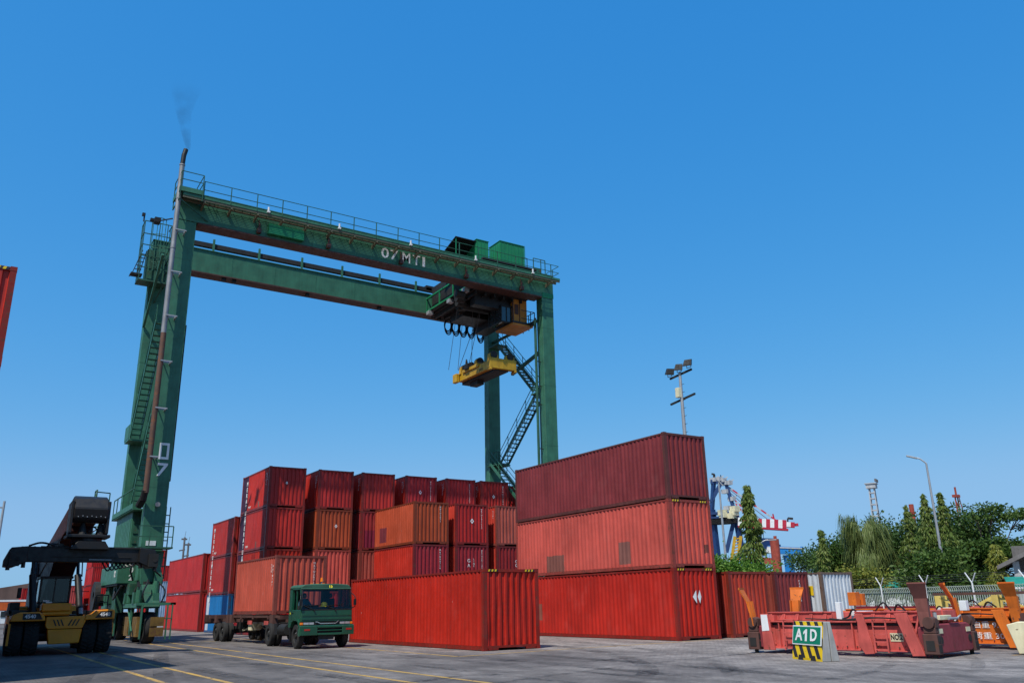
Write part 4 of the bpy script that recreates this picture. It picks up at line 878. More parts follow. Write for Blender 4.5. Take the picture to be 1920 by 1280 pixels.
# driver
DR = thing('person', 'driver in a teal shirt seated behind the wheel inside the green lorry cab', 'person', (13.12-.6, 34.25+1.12, 1.35), 0)
def skinned(name, verts, edges, mat, parent, sub=1, root=0):
    me = bpy.data.meshes.new(name); me.from_pydata([v[0] for v in verts], edges, []); me.materials.append(mat)
    o = bpy.data.objects.new(name, me); C.objects.link(o); o.parent = parent
    md = o.modifiers.new('skin', 'SKIN')
    for i, v in enumerate(verts):
        r_ = v[1]; me.skin_vertices[0].data[i].radius = r_ if isinstance(r_, tuple) else (r_, r_); me.skin_vertices[0].data[i].use_root = (i == root)
    sb = o.modifiers.new('sub', 'SUBSURF'); sb.levels = sub; sb.render_levels = sub
    return o
body = [((0, 0, 0), (.16, .12)), ((0, 0, .25), (.15, .10)), ((0, -.02, .45), (.17, .10)), ((0, -.02, .55), .055), ((0, -.04, .62), .05),
        ((-.19, -.02, .46), .06), ((-.25, -.18, .25), .048), ((-.15, -.42, .30), .038), ((.19, -.02, .46), .06), ((.25, -.18, .25), .048), ((.12, -.42, .30), .038),
        ((-.1, -.12, -.02), .09), ((-.13, -.45, .0), .07), ((-.13, -.5, -.4), .05), ((.1, -.12, -.02), .09), ((.13, -.45, .0), .07), ((.13, -.5, -.4), .05)]
skinned('body', body, [(0, 1), (1, 2), (2, 3), (3, 4), (2, 5), (5, 6), (6, 7), (2, 8), (8, 9), (9, 10), (0, 11), (11, 12), (12, 13), (0, 14), (14, 15), (15, 16)], M['shirt'], DR)
skinned('head', [((0, -.05, .60), .06), ((0, -.07, .68), (.075, .085)), ((0, -.06, .78), (.08, .095)), ((0, -.17, .70), .018)], [(0, 1), (1, 2), (1, 3)], M['skin'], DR)
skinned('hair', [((0, -.04, .80), (.088, .10)), ((0, -.01, .76), (.085, .08))], [(0, 1)], M['black'], DR)
for sx_ in (-.15, .12): skinned('hand', [((sx_, -.42, .30), .035), ((sx_, -.5, .31), .03), ((sx_+.02, -.54, .27), .015)], [(0, 1), (1, 2)], M['skin'], DR)

# ------------------------------------------------------------------ semi-trailer
TR = thing('semi_trailer', 'rusty skeletal container trailer coupled behind the green lorry', 'trailer', (13.45, 37.2, 0), .02)
def rp_(mb, n, mat, bevel=0.): return mb.build(n, M[mat], TR, bevel=bevel)
rp_(MB().bx(-.48, -.34, .1, 12.4, .95, 1.2).bx(.34, .48, .1, 12.4, .95, 1.2), 'main_rail', 'chassis')
for y in (.5, 2.0, 4.2, 6.0, 7.6, 8.2, 10.0, 11.6, 12.3):
    rp_(MB().bx(-1.18, 1.18, y, y+.16, 1.12, 1.28), 'cross_member', 'chassis')
for y in (1.4, 7.55, 8.1, 10.2, 12.2):
    for x in (-1.2, 1.02): q = rp_(MB().bx(x-.03, x+.21, y-.14, y+.3, .93, 1.31), 'twist_lock_bracket', 'chassis')
rp_(MB().bx(-1.2, -1.17, 1.95, 2.5, .88, 1.05).bx(-1.2, -1.17, 4.3, 4.9, .88, 1.05), 'reflector_board', 'spr_red')
rp_(MB().bx(-1.15, -1.1, .6, 7.4, 1.18, 1.28), 'side_rail', 'chassis')
for y in (9.1, 10.3):
    for x in (-1.08, -.80, .80, 1.08): road_wheel(TR, x, y, .485, .24, -1 if x < 0 else 1)
    rp_(MB().tube((-1, y, .48), (1, y, .48), .08, 8).bx(-.6, .6, y-.1, y+.1, .45, .6), 'axle', 'dark')
rp_(MB().bx(-.62, -.46, 8.6, 10.8, .6, .75).bx(.46, .62, 8.6, 10.8, .6, .75).bx(-.6, -.3, 7.5, 8.6, .6, .95), 'leaf_spring', 'dark')
for x in (-.8, .72): rp_(MB().bx(x, x+.1, 3.2, 3.32, .25, 1.0).bx(x-.05, x+.15, 3.1, 3.45, .18, .26), 'landing_leg', 'dark')
rp_(MB().path([(-.5, 5.0, .9), (-.8, 5.6, .6), (-.4, 6.4, .8), (-.7, 7.2, .55), (-.3, 7.8, .85)], .035, 5).path([(.1, 5.0, .9), (.2, 6.2, .6), (.1, 7.4, .85)], .03, 5).bx(-.9, -.5, 5.2, 5.7, .6, .9).tube((-.2, 6.2, .7), (-.2, 7.2, .7), .14, 10), 'air_line', 'cream')
rp_(MB().bx(-1.2, 1.2, 12.35, 12.5, .85, 1.3), 'rear_beam', 'chassis')

# ------------------------------------------------------------------ reach stacker (front towards the viewer)
RS = thing('reach_stacker', 'orange and black reach stacker with its black spreader raised, standing in shade on the left', 'reach stacker', (3.95, 39.25, 0))
def rs(mb, n, mat, bevel=0., smooth=False): return mb.build(n, M[mat], RS, bevel=bevel, smooth=smooth)
def big_tyre(x, y, r, w):
    t_ = rs(MB().lathe([(r*.5, -w/2), (r*.86, -w/2), (r*.95, -w*.44), (r*.975, -w*.3), (r*.975, w*.3), (r*.95, w*.44), (r*.86, w/2), (r*.5, w/2)], (x, y, r), 'x', 36), 'tyre', 'rubber', smooth=True)
    b = MB()
    for i in range(26):
        a = i/26*6.283
        for sg in (-1, 1):
            a2 = a+(.12 if sg > 0 else 0); p = Vector((x+sg*w*.47, y+r*.93*math.cos(a2), r+r*.93*math.sin(a2))); q = Vector((x+sg*.03, y+r*.985*math.cos(a2+.13), r+r*.985*math.sin(a2+.13)))
            b.bar(p, q, .055, .05)
    b.build('tread_lug', M['rubber'], t_)
    MB().lathe([(r*.51, -w*.4), (r*.51, w*.4), (.001, w*.1), (.001, -w*.1)], (x, y, r), 'x', 20).tube((x-w*.3, y, r), (x+w*.3, y, r), r*.2, 12).build('rim', M['black'], t_)
for x in (-1.60, -1.02, 1.02, 1.60): big_tyre(x, .55, .70, .54)
for x in (-1.35, 1.35): big_tyre(x, 6.2, .70, .5)
rs(MB().tube((-1.5, .55, .7), (1.5, .55, .7), .2, 12).bx(-.32, .32, .3, 6.2, .55, 1.3), 'drive_axle', 'black')
# lower bumper, vented panel, hood
rs(MB().prism([(-.52, .95), (.72, .95), (.66, .42), (-.42, .40)], lambda u, v, d: (u, d, v), -.28, .2), 'front_bumper', 'orange_m', .03)
vp = rs(MB().prism([(-.60, 1.42), (.80, 1.44), (.84, 1.30), (.72, .97), (-.52, .97), (-.60, 1.1)], lambda u, v, d: (u, d, v), -.25, .2), 'vent_panel', 'orange_m', .02)
for k in range(3):
    for sg, xo in ((1, -.36), (-1, .56)):
        x = xo+sg*k*.13; MB().prism([(x, 1.32), (x+.05, 1.32), (x+.05+sg*.11, 1.08), (x+sg*.11, 1.08)], lambda u, v, d: (u, d, v), -.262, -.245).build('vent_slot', M['black'], vp)
hd = rs(MB().bx(-.80, .26, -.1, .8, 1.62, 1.94).bx(-.78, .24, -.14, .7, 1.47, 1.60), 'hood', 'orange_m', .05)
# fenders with model plates
for sg in (-1, 1):
    pts = [(.76, 1.28), (.80, 1.46), (1.05, 1.50), (1.22, 1.66), (1.80, 1.68), (1.86, 1.60), (1.86, 1.30)] if sg > 0 else [(-.62, 1.28), (-.66, 1.46), (-.86, 1.62), (-1.5, 1.62), (-1.78, 1.50), (-1.84, 1.28)]
    f_ = rs(MB().prism(pts, lambda u, v, d: (u, d, v), -.3, 1.4), 'fender', 'orange_m', .03)
    pl_ = [(1.14, 1.36), (1.32, 1.60), (1.76, 1.61), (1.76, 1.36)] if sg > 0 else [(-.72, 1.34), (-.86, 1.57), (-1.42, 1.57), (-1.42, 1.34)]
    MB().prism(pl_, lambda u, v, d: (u, d, v), -.312, -.30).build('model_plate', M['black'], f_)
    text('lettering', '4540', .19, (1.50 if sg > 0 else -1.16, -.315, 1.48 if sg > 0 else 1.455), (1, 0, 0), (0, 0, 1), M['letter'], f_, world=False, bold=.006)
rs(MB().bx(-1.95, -1.85, -.2, .0, 1.2, 1.45), 'side_lamp', 'lens_o')
rs(MB().bx(-1.86, -1.78, -.2, 0, .4, 1.2), 'side_step', 'orange_m')
# chassis rails back to counterweight
rs(MB().bx(-1.0, 1.0, .9, 6.9, .75, 1.5), 'chassis', 'black'); rs(MB().bx(-.9, .9, 6.8, 8.4, .8, 1.5), 'rear_chassis', 'black'); rs(MB().bx(-1.5, 1.5, 8.4, 9.8, .6, 1.9), 'counterweight', 'orange_m', .06)
# cab
cb = rs(MB().bx(-.88, -.80, 1.2, 1.28, 1.95, 2.95).bx(.20, .28, 1.2, 1.28, 1.95, 2.95).bx(-.88, -.80, 2.6, 2.68, 1.95, 2.95).bx(.20, .28, 2.6, 2.68, 1.95, 2.95).bx(-.92, .32, 1.1, 2.7, 2.93, 3.02).bx(-.88, .28, 1.2, 2.7, 1.80, 2.0).bx(-.34, -.30, 1.2, 1.24, 2.0, 2.95), 'cab_frame', 'black')
MB().bx(-.80, .20, 1.22, 1.235, 2.0, 2.93).bx(-.86, -.85, 1.28, 2.6, 2.0, 2.93).bx(.25, .26, 1.28, 2.6, 2.0, 2.93).build('cab_window', M['screen'], cb)
MB().bx(-.5, -.05, 1.9, 2.3, 2.0, 2.3).bx(-.48, -.07, 2.25, 2.35, 2.3, 2.8).build('driver_seat', M['dark'], cb)
MB().bar((-.1, 1.7, 1.9), (-.1, 1.5, 2.45), .06).lathe([(.17, -.01), (.19, 0), (.17, .01)], (-.1, 1.5, 2.45), 'z', 16).build('steering_column', M['black'], cb)
MB().bx(-.68, -.46, -.11, -.10, 1.955, 2.0).bx(-.68, -.46, 1.19, 1.2, 2.02, 2.08).build('name_plate', M['letter'], cb)
# handrails and mirror frames
b = MB()
for x0, x1, z0, z1, y in ((-1.84, -1.50, 1.6, 2.72, .3), (.95, 1.3, 1.7, 2.3, 1.0), (-2.3, -1.84, 1.5, 2.05, .3), (1.3, 1.75, 1.68, 2.25, 1.2)):
    b = MB(); b.bar((x0, y, z0), (x0, y, z1), .045).bar((x1, y, z0), (x1, y, z1), .045).bar((x0, y, z1), (x1, y, z1), .045).bar((x0, y, (z0+z1)/2), (x1, y, (z0+z1)/2), .03)
b.bar((.28, 1.0, 2.85), (.62, .8, 2.85), .05).bar((.3, .9, 2.4), (.95, .9, 2.4), .03)
rs(b, 'handrail', 'black')
rs(MB().bx(-1.7, -1.55, .24, .34, 2.15, 2.55).bx(-1.85, -1.5, .9, 2.5, 1.55, 2.0).bx(-1.8, -.9, .5, 5.5, 1.5, 1.7).bx(.9, 1.8, .5, 5.5, 1.5, 1.65), 'side_box', 'black', .02)
# lift cylinders
for x, lean in ((-1.12, -.1), (.55, -.12)):
    c_ = rs(MB().tube((x+.06, .0, 1.45), (x+lean, .8, 3.05), .13, 14), 'lift_cylinder', 'black', smooth=True)
    MB().tube((x+lean, .8, 3.05), (x+lean-.05, 1.3, 4.2), .065, 10).build('piston_rod', M['black'], c_)
    MB().tube((x+lean+.16, .8, 3.0), (x+lean+.12, 1.3, 4.2), .025, 6).build('hose', M['black'], c_)
rs(MB().tube((.62, -.02, 1.5), (.6, .06, 1.72), .10, 10), 'cylinder_foot', 'steel')
# boom
def boom_seg(a, c, w, h, name, mat):
    a = Vector(a); c = Vector(c); o = rs(MB().bar(a, c, w, h), name, mat, .02)
    d = (c-a).normalized(); up = Vector((1, 0, 0)).cross(d)
    MB().bar(a-up*(h/2+.01)+Vector((-w/2+.04, 0, 0)), c-up*(h/2+.01)+Vector((-w/2+.04, 0, 0)), .05, .03).bar(a-up*(h/2+.01)+Vector((w/2-.04, 0, 0)), c-up*(h/2+.01)+Vector((w/2-.04, 0, 0)), .05, .03).build('boom_edge', M['boom_edge'], o); return o
M['boom_maroon'] = paint('boom_maroon', (.045, .010, .009), .5, .1, .3); M['boom_edge'] = paint('boom_edge_red', (.30, .02, .015), .5, .1, .3)
boom_seg((.02, 9.2, 3.55), (.08, -.9, 5.12), 1.0, .9, 'outer_boom', 'boom_maroon'); boom_seg((.08, .5, 4.95), (.22, -1.9, 5.35), .80, .66, 'inner_boom', 'boom_maroon')
for xb in (-.72, .62): rs(MB().prism([(9.9, 1.6), (9.9, 3.7), (8.8, 4.0), (7.0, 1.9)], lambda u, v, d: (d, u, v), xb, xb+.2), 'boom_pivot', 'black')
rs(MB().prism([(.2, 4.55), (1.6, 3.85), (3.6, 2.9), (5.6, 2.2), (9.2, 1.7), (9.2, 3.3)], lambda u, v, d: (d, u, v), -.42, .5), 'boom_underside', 'boom_maroon')
# head: curved cowl with cheeks
pts = [(-1.9, 5.98), (-2.35, 5.85), (-2.62, 5.45), (-2.55, 5.05), (-2.4, 4.92), (-1.6, 4.95), (-1.3, 5.3), (-1.3, 5.9)]
rs(MB().prism(pts, lambda u, v, d: (d, u, v), -.36, .86), 'boom_head', 'black', .04)
for x in (-.46, .84): rs(MB().prism([(-2.5, 5.75), (-2.55, 4.5), (-2.1, 4.4), (-1.6, 4.6), (-1.4, 5.7)], lambda u, v, d: (d, u, v), x, x+.1), 'head_cheek', 'black', .02)
for x in (.05, .68): rs(MB().tube((x, -2.25, 4.45), (x, -2.2, 4.95), .17, 12, .06), 'tilt_cylinder', 'dark')
rs(MB().path([(.25, -2.3, 4.5), (.4, -2.35, 4.75), (.6, -2.3, 4.6), (.55, -2.3, 4.45)], .03, 5).path([(.3, -2.3, 4.45), (.45, -2.4, 4.6), (.7, -2.3, 4.8)], .025, 5), 'hose', 'black')
for i in range(7): rs(MB().tube((-.2+i*.16, -2.56, 5.12+.03*(i % 2)), (-.2+i*.16, -2.62, 5.12+.03*(i % 2)), .02, 6), 'bolt', 'steel')
rs(MB().bx(-.5, 1.0, -2.8, -1.5, 4.32, 4.44).tube((.25, -2.15, 4.1), (.25, -2.15, 4.32), .55, 20), 'slewing_ring', 'black', .02)
rs(MB().prism([(-.35, 3.88), (1.05, 3.88), (.85, 4.2), (-.1, 4.2)], lambda u, v, d: (u, d, v), -2.75, -1.55), 'spreader_saddle', 'black', .02)
# spreader across the front (a part of the machine's head)
rs(MB().bx(-1.95, 2.2, -2.35, -1.95, 3.42, 3.98).bx(-1.2, 2.0, -1.9, -1.5, 3.45, 3.95), 'spreader_beam', 'black', .02)
rs(MB().bx(-1.3, 2.3, -2.40, -2.34, 3.94, 4.0).bx(-.9, 1.9, -2.38, -2.34, 3.6, 3.63), 'spreader_flange', 'steel' if False else 'dark')
rs(MB().bx(.4, 1.2, -2.385, -2.375, 3.50, 3.53), 'bright_strip', 'steel')
for sg, x in ((-1, -2.15), (1, 2.62)):
    e = rs(MB().prism([(x+.45*sg*-1, 3.98), (x+.12*sg, 3.92), (x+.28*sg, 3.5), (x+.28*sg, 3.25), (x, 3.22), (x-.45*sg, 3.42)], lambda u, v, d: (u, d, v), -2.6, -1.4), 'spreader_end', 'black', .02)
    MB().bx(x+.02*sg-.12, x+.02*sg+.22, -2.75, -2.55, 3.25, 3.75).build('corner_block', M['dark'], e); MB().tube((x+.15*sg, -2.65, 3.1), (x+.15*sg, -2.65, 3.28), .07, 8).tube((x-.35*sg, -2.4, 3.2), (x-.35*sg, -2.4, 3.4), .07, 8).build('twist_lock', M['black'], e)
    MB().tube((x+.12, -2.77, 3.5), (x+.12, -2.74, 3.5), .08, 10).build('corner_hole', M['rubber'], e)
b = MB()
for i in range(7): b.path([(.9+.15*i, -2.2, 3.42), (1.1+.15*i, -2.4, 3.1+.03*i), (1.3+.14*i, -2.2, 3.42)], .03, 5)
rs(b, 'hanging_hose', 'black')
rs(MB().path([(-1.7, -2.3, 4.0), (-1.3, -2.35, 4.12), (-.8, -2.35, 4.02)], .04, 5).bx(-.75, -.55, -2.4, -2.2, 3.98, 4.1).path([(-1.1, -2.3, 4.0), (-.9, -2.3, 4.1), (-.4, -2.3, 4.0)], .03, 5), 'hose', 'black')

# ------------------------------------------------------------------ parked spreaders on the right
def parked_spreader(root, L, col, endcol, flip, wht=True, detail=True):
    """long side faces -x; near right end at y=0, far end at y=L; width 2.2 to +x"""
    def q(mb, n, mat, bevel=.01, par=None): return mb.build(n, M[mat], par or root, bevel=bevel)
    Wd = 2.50
    if not wht: q(MB().bx(.3, .6, L-.6, L-.3, 1.3, 1.75).bx(.75, .95, L-.6, L-.3, 1.3, 1.7), 'orange_bracket', col)
    for x in (0.22, Wd-.42):
        w_ = q(MB().bx(x, x+.03, .35, L-.35, .17, .90), 'web_plate', col, 0)
        q(MB().bx(x-.12, x+.16, .3, L-.3, .90, .93), 'top_flange', col, 0, w_); q(MB().bx(x-.12, x+.16, .3, L-.3, .14, .17), 'bottom_flange', col, 0, w_)
        q(MB().bx(x-.04, x-.01, .35, L-.35, .81, .87), 'rail_strip', 'black', 0, w_)
        for y in (.42*L, .60*L, .88*L): q(MB().bx(x-.10, x, y, y+.025, .17, .90), 'stiffener', col, 0, w_)
    for y0, y1, x in ((.05, .42*L, .34), (.56*L, L-.12, .34)):
        u_ = q(MB().bx(x, x+.5, y0, y1, .94, .96).bx(x, x+.5, y0, y1, 1.16, 1.19).bx(x+.04, x+.07, y0, y1, .96, 1.16), 'upper_beam', col, 0)
        k = 5
        for i in range(k): y = y0+.15+(y1-y0-.3)*i/(k-1); q(MB().prism([(0, .96), (-.0, 1.16), (.12, .96)], lambda u, v, d: (x+.04-u, d, v), y, y+.02).add([(x+.02, y, .96), (x+.02, y+.25, .96), (x+.02, y+.06, 1.16), (x+.02, y, 1.16)], [(0, 1, 2, 3)]), 'gusset', col, 0, u_)
        q(MB().bx(Wd-.8, Wd-.3, y0, y1, .94, 1.16), 'upper_beam', col)
    for yc in (.30, L-.42): q(MB().bx(.2, Wd-.3, yc, yc+.12, .25, 1.1), 'cross_wall', col, 0)
    # far-left end frame with white paint
    q(MB().prism([(L-.50, .10), (L-.10, .10), (L-.10, 1.14), (L-.36, 1.14)], lambda u, v, d: (d, u, v), -.04, .03), 'end_plate', col)
    if wht: q(MB().prism([(L-.37, .66), (L-.12, .64), (L-.12, 1.12), (L-.34, 1.12)], lambda u, v, d: (d, u, v), -.048, -.041), 'white_paint_patch', 'white', 0)
    # slanting leg plates at right
    q(MB().prism([(.10, .06), (.44, .05), (.80, 1.14), (.46, 1.15)], lambda u, v, d: (d, u, v), -.10, .0), 'leg_plate', col)
    if wht: q(MB().prism([(1.50, .08), (1.76, .06), (1.92, .3), (1.88, .9), (1.95, 1.14), (1.72, 1.14), (1.66, .9), (1.52, .3)], lambda u, v, d: (d, u, v), -.08, .0), 'leg_plate', col)
    for yl in ((1.06, 3.85) if wht else ()):
        b = MB().bar((-.12, yl, .12), (-.10, yl, .98), .035).bar((-.12, yl+.36, .12), (-.10, yl+.36, .98), .035)
        for z in (.2, .4, .6, .8, .98): b.bar((-.12, yl, z), (-.12, yl+.36, z), .03)
        q(b, 'ladder', col if detail else 'spr_rust', 0)
    # end beams
    e = q(MB().prism([(.0, .20), (.0, .78), (.35, .86), (2.1, .86), (2.45, .78), (2.45, .20), (2.2, .12), (.25, .12)], lambda u, v, d: (u, d, v), -.22, .28), 'end_beam', endcol, .03)
    for x in (.28, 2.15): MB().tube((x, -.235, .45), (x, -.215, .45), .10, 12).build('end_hole', M['rubber'], e)
    for x in (.15, 1.97): MB().bx(x, x+.28, -.235, -.222, .62, .74).build('data_plate', M['cream'], e)
    q(MB().prism([(.0, .16), (.0, .80), (2.45, .80), (2.45, .16)], lambda u, v, d: (u, d, v), L-.1, L+.2), 'end_beam', endcol, .03)
    q(MB().bx(.45, 2.0, .0, .3, .95, 1.2).bx(.5, 1.9, .05, .25, .88, .95), 'end_box', col)
    for x in (.65, 1.05): q(MB().prism([(x, .88), (x+.16, .88), (x+.08, 1.25)], lambda u, v, d: (u, d, v), -.02, .02), 'gusset', col, 0)
    q(MB().bx(.52, .72, -.012, .0, .92, 1.16), 'dark_opening', 'rubber', 0)
    q(MB().bx(.55, 1.3, -.16, -.02, .95, 1.07), 'batten_lamp', 'cream', .01)
    # corner gear
    for x, y, sy in ((-.12, -.28, -1), (2.30, -.28, -1), (-.12, L+.0, 1), (2.30, L+.0, 1)):
        k = q(MB().bx(x, x+.28, y, y+.38, .10, .62).bx(x+.02, x+.26, y+.02, y+.34, .62, .78), 'corner_block', 'spr_rust', .02)
        MB().tube((x+.14, y+.18, 0), (x+.14, y+.18, .12), .06, 8).build('twist_lock', M['rubber'], k)
        MB().bx(x+.04, x+.22, y-.012, y, .18, .34).bx(x+.05, x+.21, y-.012, y, .42, .56).bx(x-.012, x, y+.08, y+.3, .2, .45).build('slot', M['rubber'], k)
        MB().tube((x-.03, y+.16, .9), (x+.31, y+.16, .9), .15, 14).bx(x+.05, x+.23, y, y+.3, .78, 1.0).build('flipper_hinge', M['spr_rust'], k)
    # guide arms: (x, y, colour, lean direction)
    for x, y, mat, dx, dy in flip:
        d = Vector((dx, dy, 0)).normalized(); w = Vector((-d.y, d.x, 0)); c0 = Vector((x, y, 0)); th = d*.04
        sec = [(.0, .80, .12), (.04, 1.18, .14), (.10, 1.52, .17), (.30, 1.90, .235)]
        rings_ = [(c0+d*o+Vector((0, 0, z)), hw_) for o, z, hw_ in sec]; f_ = None
        for (a, wa), (b_, wb) in zip(rings_[:-1], rings_[1:]):
            q4 = [a-w*wa, a+w*wa, b_+w*wb, b_-w*wb]
            o_ = q(MB().add([tuple(v) for v in q4]+[tuple(v+th) for v in q4], [(0, 1, 2, 3), (7, 6, 5, 4), (0, 4, 5, 1), (1, 5, 6, 2), (3, 2, 6, 7), (0, 3, 7, 4)]), 'guide_arm' if f_ is None else 'guide_flare', mat, 0, f_)
            f_ = f_ or o_
        b = MB()
        for sg_ in (-1, 1): b.bar(rings_[0][0]+w*sg_*.12-d*.04, rings_[2][0]+w*sg_*.14-d*.05, .03, .11)
        q(b, 'arm_rib', mat, 0, f_); q(MB().bar(rings_[3][0]-w*.24, rings_[3][0]+w*.24, .035, .07), 'arm_lip', mat, 0, f_)
    # control gear on top
    q(MB().bx(.55, 1.0, .37*L, .46*L, .95, 1.2), 'control_box', 'white', .01); q(MB().bx(.35, .5, .50*L, .53*L, .95, 1.45), 'junction_box', 'white', .01)
    q(MB().path([(.5, .40*L, 1.0), (.42, .43*L, 1.25), (.5, .47*L, 1.05), (.4, .50*L, .98)], .025, 5).path([(.5, .22*L, 1.2), (.5, .26*L, 1.42), (.5, .31*L, 1.2)], .022, 5).path([(.6, .15*L, 1.2), (.62, .19*L, 1.36), (.7, .22*L, 1.2)], .028, 5).path([(1.0, .1, 1.15), (.8, .0, 1.0), (.9, .1, .85)], .03, 5), 'hydraulic_hose', 'black', 0)
    for i in range(14): q(MB().tube((.205, .6+i*(L-1.2)/13, .24), (.19, .6+i*(L-1.2)/13, .24), .022, 6), 'bolt', 'spr_rust', 0)
    q(MB().path([(.1, .5, .98), (.08, 1.4, 1.02), (.12, 2.2, .96), (.1, 2.8, 1.0)], .02, 5).path([(.14, .5, .98), (.16, 1.6, 1.03), (.1, 2.4, .97), (.15, 3.6, 1.0)], .018, 5), 'pipe_run', 'rubber', 0)
    q(MB().tube((.9, -.24, .98), (1.5, -.24, .98), .035, 8).path([(1.6, -.1, .9), (1.8, -.2, 1.05), (2.0, -.1, .92)], .025, 5).tube((.4, -.1, .95), (.4, -.1, 1.15), .05, 8), 'hydraulic_ram', 'steel', 0)
    q(MB().bar((.0, .35, .5), (.0, .1, 1.25), .05, .05).bar((.28, .35, .5), (.28, .1, 1.25), .05, .05), 'arm_link', col, 0)
    q(MB().tube((1.2, .12*L, 1.0), (1.2, .3*L, 1.2), .09, 10), 'hydraulic_gear', 'spr_rust'); q(MB().bx(.9, 1.5, .24*L, .30*L, .95, 1.22), 'valve_block', 'spr_red')
SL = 5.12; ang = math.atan2(.80, 5.4)
M['arm_brown'] = paint('brown_arm_paint', (.22, .075, .06), .6, .5, .3)
PS = thing('parked_spreader', 'faded red container spreader marked NO.2 resting on the paving with orange guide arms', 'spreader', (22.02, 13.72, 0), ang)
parked_spreader(PS, SL, 'spr_red', 'spr_maroon', [(-.02, .0, 'arm_brown', -1, -.15), (2.30, .05, 'spr_orange', -.6, .8), (.0, SL+.18, 'spr_orange', -.3, 1), (2.35, SL+.1, 'spr_orange', 1, .1)])
pn = MB().bx(.205, .215, .76, 1.12, .40, .62).build('number_plate', M['cream'], PS)
text('number', 'NO.2', .19, (.200, .94, .51), (0, -1, 0), (0, 0, 1), M['black'], PS, world=False, width=.33, bold=.004)
PO = thing('parked_spreader', 'bright orange container spreader with white Japanese load markings at the right edge', 'spreader', (27.0, 13.75, 0), .10)
parked_spreader(PO, 6.0, 'spr_orange', 'spr_orange', [(-.1, .1, 'spr_orange', -1, 0), (2.0, 0, 'spr_orange', .2, -1)], wht=False)
text('lettering', '自重 9.10t', .22, (.20, .98, .68), (0, -1, 0), (0, 0, 1), M['letter'], PO, world=False, width=1.05)
text('lettering', '荷重 30.5t', .22, (.20, .95, .36), (0, -1, 0), (0, 0, 1), M['letter'], PO, world=False, width=1.2)
MB().bx(-.1, .1, 1.5, 1.72, 1.12, 1.42).build('meter_box', M['white'], PO, bevel=.01)
PC = thing('spreader_end_frame', 'cream and rust end frame of a spreader at the right edge', 'spreader', (24.75, 12.85, 0), .12)
e = MB().prism([(0, .02), (-.18, .78), (.1, .86), (1.6, .80), (1.6, .05)], lambda u, v, d: (d*0+u*.25, -u, v) if False else (u*.3+d, -u, v), 0, .3).build('end_plate', M['cream'], PC, bevel=.02)
MB().bx(-.03, .0, -.42, -.25, .32, .58).build('end_hole', M['rubber'], PC); MB().bx(-.06, .2, -.9, -.5, .5, .85).build('rust_block', M['spr_rust'], PC, bevel=.02)
# yellow trestle frames behind
for j, (x, y, rz, lab, n) in enumerate(((32.4, 19.7, -1.17, 'pale yellow steel trestle frame with rusty top beam, the longer one behind the orange spreader', 3),
                                         (36.2, 17.2, -1.17, 'maroon and yellow braced frame glimpsed behind the yellow trestle', 2))):
    T_ = thing('trestle_frame', lab, 'steel frame', (x, y, 0), rz, 'steel frames behind the spreaders')
    m1, m2 = (('yframe', 'spr_rust'), ('spr_maroon', 'yframe'))[j]
    MB().bx(0, 4.2, -.1, .1, 1.58, 1.68).bx(0, 4.2, 1.5, 1.7, 1.58, 1.68).build('top_beam', M[m2], T_)
    for k in range(n):
        xx = .05+k*(3.9/(n-1))
        for yy in (0, 1.6): MB().bx(xx, xx+.22, yy-.1, yy+.1, 0, 1.57).build('post', M[m1], T_)
        MB().bx(xx+.05, xx+.15, 0, 1.6, 1.44, 1.56).build('cross_beam', M[m1], T_)
    for yy in (-.05, 1.6):
        for k in range(n-1):
            xx = .2+k*(3.9/(n-1)); MB().bar((xx, yy, .5), (xx+3.7/(n-1), yy, 1.5), .08, .1).build('diagonal_brace', M[m1], T_); MB().bar((xx, yy+.12, 1.5), (xx+3.7/(n-1), yy+.12, .5), .07, .08).build('diagonal_brace', M[m1], T_)
    MB().bx(0, 4.2, -.06, .06, .35, .45).build('lower_beam', M[m2], T_)
# ------------------------------------------------------------------ concrete barrier with A1D sign
BA = thing('concrete_barrier', 'concrete barrier with green A1D sign over yellow and black stripes', 'barrier', (19.28, 15.03, 0), -math.atan2(.49, 1.38))
BL = 1.43
prof = [(0, 0), (.0, .10), (.10, .32), (.17, .98), (.40, .98), (.47, .32), (.57, .10), (.57, 0)]
half1 = [(0, 0), (0, .06), (.16, .98), (.26, .98), (.26, 0)]; half2 = [(.28, 0), (.28, .98), (.36, .98), (.50, .06), (.50, 0)]
MB().prism(half1, lambda u, v, d: (u, d, v), 0, BL).build('front_half', M['conc'], BA, bevel=.012)
MB().prism(half2, lambda u, v, d: (u, d, v), 0, BL).build('back_half', M['conc'], BA, bevel=.012)
def fx(z): return .16*max(0, (z-.06))/.92-.004
